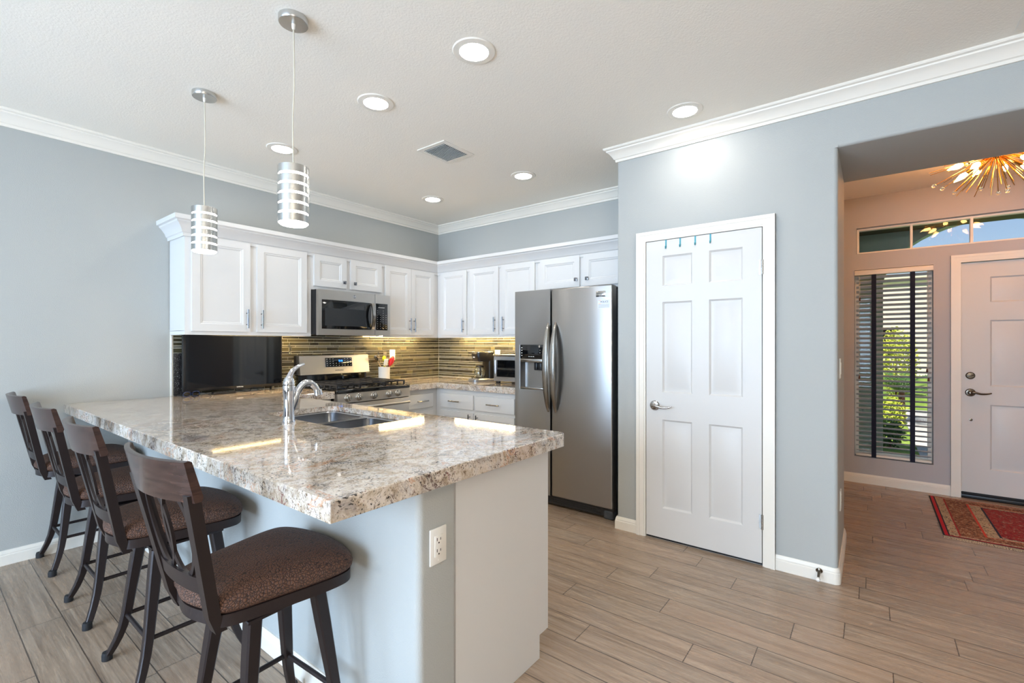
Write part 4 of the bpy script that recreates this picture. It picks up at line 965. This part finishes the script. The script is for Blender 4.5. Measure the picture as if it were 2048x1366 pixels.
# ------------------------------------------------------------------ bar stools
def make_stool(label, loc, rz):
    t = thing('bar_stool', label, 'stool', loc, rz, group='bar stools along the granite counter')
    def sq(pts):
        b = newbm(); rings = []
        for x_, y_, z_, s_ in pts:
            c_ = s_*0.25; rings.append([(x_+dx, y_+dy, z_) for dx, dy in ((-s_+c_, -s_), (s_-c_, -s_), (s_, -s_+c_), (s_, s_-c_), (s_-c_, s_), (-s_+c_, s_), (-s_, s_-c_), (-s_, -s_+c_))])
        return loft(b, rings)
    def legx(z_): return 0.104+0.062*(1-z_/0.53)+0.036*max(0, 1-z_/0.20)**2
    for sx in (-1, 1):
        for sy in (-1, 1):
            l = obj('leg', sq([(sx*legx(z_), sy*legx(z_), z_, 0.0125+0.0085*min(1, z_/0.45)) for z_ in (0.012, 0.05, 0.09, 0.14, 0.20, 0.30, 0.42, 0.528)]), DARKM, t)
            b = newbm(); lathe(b, [(0.016, 0.0), (0.019, 0.002), (0.019, 0.022), (0.0165, 0.034), (0.010, 0.035)], Matrix.Translation((sx*legx(0.012), sy*legx(0.012), 0)), 14); obj('rubber_foot', b, RUBBER, l)
    lz = 0.19; q = legx(lz)
    for p0, p1 in (((-q, -q), (q, -q)), ((q, -q), (q, q)), ((q, q), (-q, q)), ((-q, q), (-q, -q))):
        obj('stretcher', cyl(newbm(), (*p0, lz), (*p1, lz), 0.0085, seg=12), DARKM, t)
    b = newbm(); box(b, (-0.13, -0.13, 0.522), (0.13, 0.13, 0.534), 0.004); cyl(b, (0, 0, 0.534), (0, 0, 0.565), 0.09, seg=24); obj('swivel_plate', b, DARKM, t)
    out = [Vector((p.x, p.y)) for p in [Vector((v_[0], v_[1], 0)) for v_ in spline([(-0.225, -0.085, 0), (-0.200, -0.150, 0), (-0.06, -0.188, 0), (0.10, -0.216, 0), (0.168, -0.196, 0), (0.202, -0.11, 0), (0.212, 0, 0), (0.202, 0.11, 0), (0.168, 0.196, 0), (0.10, 0.216, 0), (-0.06, 0.188, 0), (-0.200, 0.150, 0), (-0.225, 0.085, 0), (-0.240, 0, 0)], 5, True)]]
    b = newbm(); prism(b, out, 0.562, 0.596, [list(reversed([p*0.93 for p in out]))]); prism(b, [p*0.93 for p in out], 0.565, 0.571); obj('seat_frame', b, DARKM, t)
    c0 = Vector((0.0, 0.0)); rings = []
    for s_, z_ in ((0.90, 0.5715), (0.925, 0.590), (0.985, 0.599), (1.022, 0.608), (1.028, 0.619), (1.005, 0.634), (0.94, 0.648), (0.82, 0.660), (0.64, 0.668), (0.42, 0.672), (0.20, 0.673), (0.05, 0.6735)):
        rings.append([Vector((p.x*s_+0.006*(1-s_), p.y*s_, z_)) for p in out])
    b = loft(newbm(), rings); obj('seat_cushion', b, LEATH, t, angle=80)
    def bx_(z_): return -0.214-(z_-0.545)*0.200
    def by_(z_): return 0.122+0.058*(z_-0.545)/0.40
    for s_ in (-1, 1):
        b = newbm(); rings = []
        for z_ in (0.548, 0.60, 0.66, 0.74, 0.84, 0.958):
            x_ = bx_(z_) + (0.010 if z_ < 0.56 else 0); y_ = s_*by_(z_)
            rings.append([(x_+dx, y_+dy, z_) for dx, dy in ((-0.015, -0.017), (0.015, -0.017), (0.015, 0.017), (-0.015, 0.017))])
        loft(b, rings); obj('back_post', b, DARKM, t)
    # crest rail: curved board, thicker at its lower edge
    rings = []
    for k in range(17):
        y_ = -0.203+0.406*k/16; cv = -0.040*(1-(y_/0.203)**2)
        rings.append([(bx_(0.935)+cv+0.013, y_, 0.938), (bx_(0.935)+cv+0.016, y_, 0.950), (bx_(1.046)+cv+0.012, y_, 1.044), (bx_(1.046)+cv+0.004, y_, 1.048), (bx_(1.046)+cv-0.006, y_, 1.045), (bx_(0.935)+cv-0.004, y_, 0.938)])
    obj('crest_rail', loft(newbm(), rings), CREST, t, angle=50)
    # curved lower rail
    rings = []
    for k in range(13):
        y_ = -by_(0.69)+2*by_(0.69)*k/12; cv = -0.016*(1-(y_/0.15)**2)
        rings.append([(bx_(0.675)+cv+0.005, y_, 0.665), (bx_(0.715)+cv+0.005, y_, 0.712), (bx_(0.715)+cv-0.005, y_, 0.712), (bx_(0.675)+cv-0.005, y_, 0.665)])
    obj('lower_rail', loft(newbm(), rings), DARKM, t)
    # two tall overlapping loops
    for s_ in (-1, 1):
        ring = []
        for k in range(40):
            a = 2*PI*k/40; z_ = 0.828+0.126*math.sin(a); hw = by_(z_)/by_(0.83); y_ = (s_*0.062+0.075*math.cos(a))*hw
            ring.append(Vector((bx_(z_)-0.010*(1-(y_/0.17)**2), y_, z_)))
        R = []
        for k, p in enumerate(ring):
            a = 2*PI*k/40; n_ = Vector((0, math.cos(a)*1.0, math.sin(a)*0.7)).normalized()
            R.append([p+n_*0.0075+Vector((0.004, 0, 0)), p-n_*0.0075+Vector((0.004, 0, 0)), p-n_*0.0075-Vector((0.004, 0, 0)), p+n_*0.0075-Vector((0.004, 0, 0))])
        obj('back_loop', loft(newbm(), R, closed=True), DARKM, t)
    return t
SX = -3.240
st1 = make_stool('dark metal bar stool with brown seat, farthest one, nearest the grey wall', (SX, -0.226, 0), 0)
dup(st1, (SX, -1.050, 0), 0, 'dark bar stool second from the grey wall, its seat under the counter')
dup(st1, (SX, -1.790, 0), 0, 'dark bar stool third from the grey wall, directly behind the nearest stool')
dup(st1, (SX+0.004, -2.600, 0), 0.05, 'nearest dark bar stool, its whole brown seat in view by the counter corner')

# ------------------------------------------------------------------ pendants, downlights, vents
def pendant(label, loc):
    x_, y_ = loc; t = thing('pendant_light', label, 'pendant lamp', (x_, y_, 1.85), group='banded pendant lights over the bar')
    z0 = 1.85
    b = newbm(); lathe(b, [(0.0, ZC-z0-0.026), (0.058, ZC-z0-0.026), (0.0605, ZC-z0-0.022), (0.0605, ZC-z0-0.0005), (0, ZC-z0-0.0005)], None, 32); cn = obj('canopy', b, BRUSH, t)
    b = newbm(); lathe(b, [(0.004, 0), (0.0065, 0.003), (0.008, 0.022)], Matrix.Translation((0, 0, ZC-z0-0.048)), 12); obj('cord_grip', b, WHITEP, cn)
    b = newbm(); tube(b, spline([(0, 0, ZC-z0-0.03), (0.004, 0.002, 0.62), (-0.003, 0, 0.45), (0, 0, 0.252)], 8), 0.0032, 8); obj('cord', b, CORD, t)
    for k in range(6):
        za = 0.010+0.0412*k; zb_ = za+0.0335 if k < 5 else 0.252
        b = newbm(); lathe(b, [(0.0600, za), (0.0625, za+0.001), (0.0625, zb_-0.001), (0.0600, zb_)]+([(0.0, zb_), (0.0, zb_-0.002)] if k == 5 else []), None, 36, ring=True)
        obj('metal_band', b, BRUSH, t)
    b = newbm(); lathe(b, [(0.0, 0.002), (0.052, 0.002), (0.0585, 0.008), (0.0585, 0.220), (0.0, 0.221)], None, 36); obj('glass_diffuser', b, PENDL, t); return t
pendant('banded metal pendant lamp hanging nearer the camera over the bar', (-2.935, -2.180))
pendant('banded metal pendant lamp hanging farther back toward the grey wall', (-2.928, -1.186))
CANS = [(-2.292, -2.648, 'lit round ceiling downlight nearest the camera'), (-2.280, -1.868, 'lit round ceiling downlight between the nearest downlight and the pendants'), (-2.292, -0.790, 'lit round ceiling downlight behind the nearer pendant cord'),
        (-0.812, -0.772, 'lit round ceiling downlight in the far corner above the wall cabinets'), (-0.795, -1.850, 'lit round ceiling downlight above the refrigerator side of the kitchen'), (-1.088, -3.270, 'lit round ceiling downlight in front of the pantry door')]
cbm = newbm(); lathe(cbm, [(0.070, 0.0), (0.100, 0.002), (0.104, 0.006), (0.104, 0.0075), (0.070, 0.0075)], Matrix.Translation((0, 0, -0.008)), 40, ring=True)
for i, (x_, y_, lb) in enumerate(CANS):
    if i == 0:
        can0 = thing('recessed_light', lb, 'ceiling light', (x_, y_, ZC), group='recessed ceiling downlights')
        obj('trim_ring', cbm, TRIM, can0)
        b = newbm(); lathe(b, [(0.0, -0.0065), (0.060, -0.0062), (0.0705, -0.004), (0.0705, -0.001), (0, -0.001)], None, 40); obj('lens', b, CANL, can0)
    else: dup(can0, (x_, y_, ZC), 0, lb)
def vent(label, x0, y0, x1, y1):
    t = thing('air_vent', label, 'vent', ((x0+x1)/2, (y0+y1)/2, ZC)); w = 0.034
    b = slab(newbm(), x0, y0, x1, y1, 0.0005, 0.007, [(x0+w, y0+w, x1-w, y1-w)], Matrix(((1, 0, 0, 0), (0, 1, 0, 0), (0, 0, -1, ZC), (0, 0, 0, 1)))); wpart(t, 'frame', b, TRIM)
    wpart(t, 'duct_shade', box(newbm(), (x0+w, y0+w, ZC-0.0012), (x1-w, y1-w, ZC-0.0004)), BLACKP)  # thin black sheet paints the shade of the duct behind the louvers
    b = newbm(); n_ = 15
    for k in range(n_):
        xx = x0+w+(x1-x0-2*w)*(k+0.5)/n_
        box(b, (-0.0006, y0+w, -0.0075), (0.0006, y1-w, 0.0075), M=Matrix.Translation((xx, 0, ZC-0.0075)) @ Matrix.Rotation(0.75, 4, 'Y'))
    wpart(t, 'louvers', b, WHITEP); return t
vent('square white louvered ceiling vent between the downlights', -1.685, -1.822, -1.376, -1.545)
vent('white ceiling vent at the edge of the photo above the passage', -1.088, -4.98, -0.93, -4.675)

# added fill lamp with glowing globes, unseen behind the camera
dc = thing('added_fill_lamp', 'added fill lamp with three white globes, unseen behind the camera', 'chandelier', (-5.0, -5.3, 1.70))
b = newbm(); cyl(b, (0, 0, 0.0), (0, 0, ZC-1.70-0.02), 0.008, seg=10); cyl(b, (0, 0, ZC-1.70-0.03), (0, 0, ZC-1.70-0.0005), 0.06, seg=24); obj('stem', b, BRUSH, dc)
for k in range(3):
    a = 2*PI*k/3+0.4; p = Vector((0.24*math.cos(a), 0.24*math.sin(a), 0))
    ar = obj('arm', tube(newbm(), [(0, 0, 0.02), p*0.6+Vector((0, 0, -0.03)), p], 0.006, 8), BRUSH, dc)
    obj('globe', sphere(newbm(), p+Vector((0, 0, 0.10)), 0.105, seg=20), FILL_GLOBE, ar)

# ------------------------------------------------------------------ pantry door hooks, door stop
for k, yy in enumerate((-3.060, -3.155, -3.252, -3.346)):
    t = thing('over_door_hook', ['first small teal hook from the left over the top of the pantry door', 'second small teal hook from the left over the top of the pantry door', 'third small teal hook from the left over the top of the pantry door', 'fourth small teal hook, farthest right over the top of the pantry door'][k], 'hook', (PX-0.0155, yy, 2.0), group='hooks over the pantry door')
    b = newbm(); tube(b, [(0.012, 0, 0.041), (-0.0005, 0, 0.041), (-0.001, 0, 0.002), (-0.004, 0, -0.012)], 0, section=(0.009, 0.0012)); obj('strap', b, TEAL, t)
    b = newbm(); tube(b, spline([(-0.0015, 0, 0.0), (-0.004, 0, -0.016), (-0.014, 0, -0.018), (-0.018, 0, -0.004)], 4), 0.0022, 8); obj('hook_tip', b, TEAL, t)
ds = thing('door_stop', 'bronze door stop with white tip on the baseboard corner', 'door stop', (PX-0.0145, -3.930, 0.060), rz=0.0)
b = newbm(); lathe(b, [(0.016, 0), (0.017, 0.004), (0.009, 0.010), (0.007, 0.03), (0.006, 0.070)], Matrix.Rotation(-PI/2-0.30, 4, 'Y'), 16); obj('rod', b, BRONZE, ds)
b = newbm(); lathe(b, [(0.008, 0.066), (0.010, 0.070), (0.010, 0.082), (0.006, 0.086), (0, 0.086)], Matrix.Rotation(-PI/2-0.30, 4, 'Y'), 16); obj('rubber_tip', b, WHITEP, ds)

# ------------------------------------------------------------------ foyer: rug, blind, chandelier
RW, RL = 1.07, 1.70
rg_ = thing('rug', 'red patterned rug with fringe in front of the entry door', 'rug', (0.985, -4.562-RL/2, 0))
b = newbm(); box(b, (-RW/2, -RL/2, 0.0008), (RW/2, RL/2, 0.009), 0.003); obj('pile', b, rug_mat(RW, RL), rg_)
b = newbm(); rr = random.Random(4)
for s_ in (-1, 1):
    for k in range(400):
        yy = -RL/2+RL*k/399; L_ = 0.032+0.014*rr.random()
        tube(b, [(s_*(RW/2-0.003), yy, 0.005), (s_*(RW/2+L_*0.5), yy+0.006*(rr.random()-0.5), 0.004), (s_*(RW/2+L_), yy+0.012*(rr.random()-0.5), 0.0022)], 0.0018, 4)
o = obj('fringe', b, FRINGE, rg_); o['kind'] = 'stuff'
bl = thing('window_blind', 'pale horizontal slat blind with two dark tapes on the sidelight window', 'blind', (XF+0.02, -4.318, 0.26))
def XY(y0, y1): return None
wpart(bl, 'headrail', box(newbm(), (XF-0.018, -4.603, 1.995), (XF+0.045, -4.033, 2.040), 0.004), TRIM)
b = newbm(); z_ = 1.972; ns = 0
while z_ > 0.30:
    box(b, (-0.025, -4.590, -0.0013), (0.025, -4.046, 0.0013), M=Matrix.Translation((XF+0.022, 0, z_)) @ Matrix.Rotation(math.radians(23), 4, 'Y')); z_ -= 0.0448
wpart(bl, 'slats', b, SLAT)
wpart(bl, 'bottom_rail', box(newbm(), (XF-0.004, -4.592, 0.262), (XF+0.046, -4.044, 0.282), 0.003), TRIM)
for yy in (-4.181, -4.461):
    wpart(bl, 'tape', box(newbm(), (XF-0.0062, yy-0.018, 0.256), (XF-0.0052, yy+0.018, 1.996)), NAVY)
for yy, zb_ in ((-4.075, 1.78), (-4.07, 1.03), (-4.560, 1.11), (-4.570, 1.03)):
    b = newbm(); tube(b, [(XF-0.010, yy, 1.995), (XF-0.010, yy, zb_)], 0.0011, 6); cdp = wpart(bl, 'pull_cord', b, CORD)
    b = newbm(); lathe(b, [(0.003, 0.032), (0.005, 0.026), (0.008, 0.004), (0.006, 0.0), (0, 0)], Matrix.Translation((XF-0.010, yy, zb_-0.03)), 12); wpart(bl, 'tassel', b, WOODU, cdp)
CHX, CHY, CHZ = 0.62, -4.845, 2.655
ch = thing('chandelier', 'brass starburst chandelier with lit bulbs on the foyer ceiling', 'chandelier', (CHX, CHY, CHZ))
b = newbm(); lathe(b, [(0.07, ZC-CHZ-0.0005), (0.07, ZC-CHZ-0.018), (0.02, ZC-CHZ-0.022), (0.012, ZC-CHZ-0.024), (0.012, 0.02)][::-1], None, 24); obj('canopy', b, BRASS, ch)
obj('hub', sphere(newbm(), (0, 0, 0), 0.045, seg=20), BRASS, ch)
rr = random.Random(21)
def dirv(az, el): return Vector((math.cos(az)*math.cos(el), math.sin(az)*math.cos(el), math.sin(el)))
rodm = None
rods = []
for k in range(58):
    az = 2*PI*k*0.381966+0.3*rr.random(); el = -math.asin(min(0.98, (k+0.5)/58))+0.10*(rr.random()-0.5)
    if el > 0.02: el = 0.0
    rods.append((az, el, 0.20+0.20*rr.random()*math.cos(el)+0.05*rr.random()))
rods += [(2.30, -0.20, 0.40), (2.55, -0.33, 0.36), (2.9, -0.35, 0.33)]
for k, (az, el, L_) in enumerate(rods):
    d_ = dirv(az, el); b = newbm(); cyl(b, d_*0.04, d_*L_, 0.0028, 0.0022, 8); o = obj('rod', b, BRASS, ch)
    if k % 5 == 2:
        b = newbm(); sphere(b, d_*(L_+0.010), 0.014, seg=12); obj('crystal_bead', b, CLEAR, o)
for k in range(9):
    az = 2*PI*k/9+0.35; el = -0.30-0.22*(k % 2); d_ = dirv(az, el)
    b = newbm(); cyl(b, d_*0.04, d_*0.15, 0.005, seg=10); cyl(b, d_*0.13, d_*0.18, 0.010, seg=12); a_ = obj('bulb_arm', b, BRASS, ch)
    q = d_.to_track_quat('Z', 'Y').to_matrix().to_4x4()
    b = newbm(); lathe(b, [(0.010, 0), (0.017, 0.018), (0.019, 0.034), (0.012, 0.060), (0.004, 0.082), (0, 0.090)], Matrix.Translation(d_*0.18) @ q, 16); obj('bulb', b, BULB, a_)

# ------------------------------------------------------------------ outside the entry: porch, lawn, path, planting
XP0, XP1 = 3.0, 3.22
b = newbm(); MP = ME(XP0)
arch = [(-6.10, -0.12), (-6.10, 1.95)]+[(-5.18+0.92*math.cos(a), 1.95+0.73*math.sin(a)) for a in [PI-PI*k/24 for k in range(1, 24)]]+[(-4.27, 1.95), (-4.27, -0.12)]
wall = [(-6.8, -0.12), (-6.10, -0.12)]+arch[1:-1]+[(-4.27, -0.12), (-3.2, -0.12), (-3.2, 2.90), (-6.8, 2.90)]
prism(b, wall, 0, XP1-XP0, M=MP)
struct('wall_porch', b, STUCCO, 'arched stucco porch wall seen through the entry windows')
struct('ceiling_porch', box(newbm(), (XF+0.1505, -7.0, 2.62), (XP0-0.001, -3.2, 2.80)), PORCHC)
struct('wall_porch_side', box(newbm(), (XF+0.1505, -3.34, -0.12), (XP0-0.001, -3.2, 2.615)), STUCCO)
struct('wall_porch_end', box(newbm(), (XF+0.1505, -7.0, -0.12), (XP0-0.001, -6.86, 2.615)), STUCCO)
b = newbm(); box(b, (XF+0.1505, -30, -0.40), (60, 26, -0.121)); o = struct('ground', b, LAWN, 'sunlit lawn outside the entry'); 
b = newbm(); box(b, (XF+0.1505, -6.8, -0.1205), (9.4, -4.66, -0.10), 0.004); struct('path', b, PATH, 'pale concrete entry path')
def bush(name, label, c, r, n, leaf, m, seed, cat='shrub', group=None):
    rr = random.Random(seed); b = newbm()
    for k in range(n):
        while True:
            p = Vector((rr.uniform(-1, 1), rr.uniform(-1, 1), rr.uniform(-0.9, 1)))
            if 0.35 < p.length < 1: break
        p = Vector((p.x*r[0], p.y*r[1], (p.z+0.95)*r[2]*0.55)); d_ = Vector((rr.gauss(0, 1), rr.gauss(0, 1), rr.gauss(0.4, 0.8))).normalized()
        s_ = leaf*(0.6+0.8*rr.random()); u = d_.orthogonal().normalized(); w_ = d_.cross(u)
        v_ = [bm_v for bm_v in (b.verts.new(p), b.verts.new(p+d_*s_*0.5+u*s_*0.28), b.verts.new(p+d_*s_+w_*s_*0.1), b.verts.new(p+d_*s_*0.5-u*s_*0.28))]
        b.faces.new(v_)
    t = thing(name, label, cat, c, group=group); obj('foliage', b, m, t, recalc=False)
    b = newbm(); cyl(b, (0, 0, 0), (0, 0, r[2]*0.7), 0.03, 0.015, 8); obj('stem', b, WOODU, t); return t
GZ = -0.121
for k, yy in enumerate((-3.6, -4.7, -5.9)):
    bush('hedge', ['yellow-green hedge section farthest left across the lawn', 'yellow-green hedge section in the middle across the lawn', 'yellow-green hedge section farthest right across the lawn'][k], (12.8, yy-0.0, GZ), (0.5, 0.48, 1.80), 3600, 0.065, LEAFY, 31+k, group='hedge beyond the lawn')
bush('shrub', 'low green shrub by the path outside the sidelight', (4.55, -4.36, GZ), (0.16, 0.16, 0.36), 700, 0.05, LEAF, 41)
bush('shrub', 'pale yellow-green shrub farther along the path', (6.1, -4.42, GZ), (0.22, 0.2, 0.55), 700, 0.055, LEAFY, 42)
ag = thing('palm_plant', 'spiky young palm beyond the porch pillar', 'plant', (7.2, -4.60, GZ)); rr = random.Random(9)
for k in range(17):
    az = 2*PI*k*0.382; el = 0.5+0.8*rr.random(); L_ = 0.85+0.35*rr.random(); b = newbm()
    P_ = [Vector((math.cos(az)*math.cos(el)*L_*t_, math.sin(az)*math.cos(el)*L_*t_, 0.55+math.sin(el)*L_*t_-0.55*L_*t_*t_)) for t_ in (0.03, 0.25, 0.5, 0.75, 1.0)]
    sd = Vector((-math.sin(az), math.cos(az), 0))
    for i in range(len(P_)-1):
        for j in range(4):
            q_ = P_[i].lerp(P_[i+1], j/4); dd = (P_[i+1]-P_[i]).normalized()
            for s_ in (-1, 1):
                tip = q_+sd*s_*0.16+dd*0.12; v_ = [b.verts.new(q_), b.verts.new(q_+dd*0.025), b.verts.new(tip)]; b.faces.new(v_)
    tube(b, P_, [0.010, 0.008, 0.006, 0.004, 0.002], 6); obj('frond', b, LEAF, ag, recalc=False)
b = newbm(); cyl(b, (0, 0, 0), (0, 0, 0.60), 0.06, 0.045, 12); obj('trunk', b, WOODU, ag)
hs_ = thing('house', 'pale pink house far across the street', 'building', (26, -6.0, GZ))
b = newbm(); box(b, (24, -12, GZ), (30, -3.0, 4.3)); wpart(hs_, 'wall', b, PINKW)
b = newbm(); box(b, (23.8, -12.2, 4.301), (30.2, -2.8, 4.5)); wpart(hs_, 'roof_coping', b, TRIM)
for k in range(3): wpart(hs_, 'window', box(newbm(), (23.97, -11+3*k, 0.8), (23.9995, -9.6+3*k, 2.0)), BLACKG)
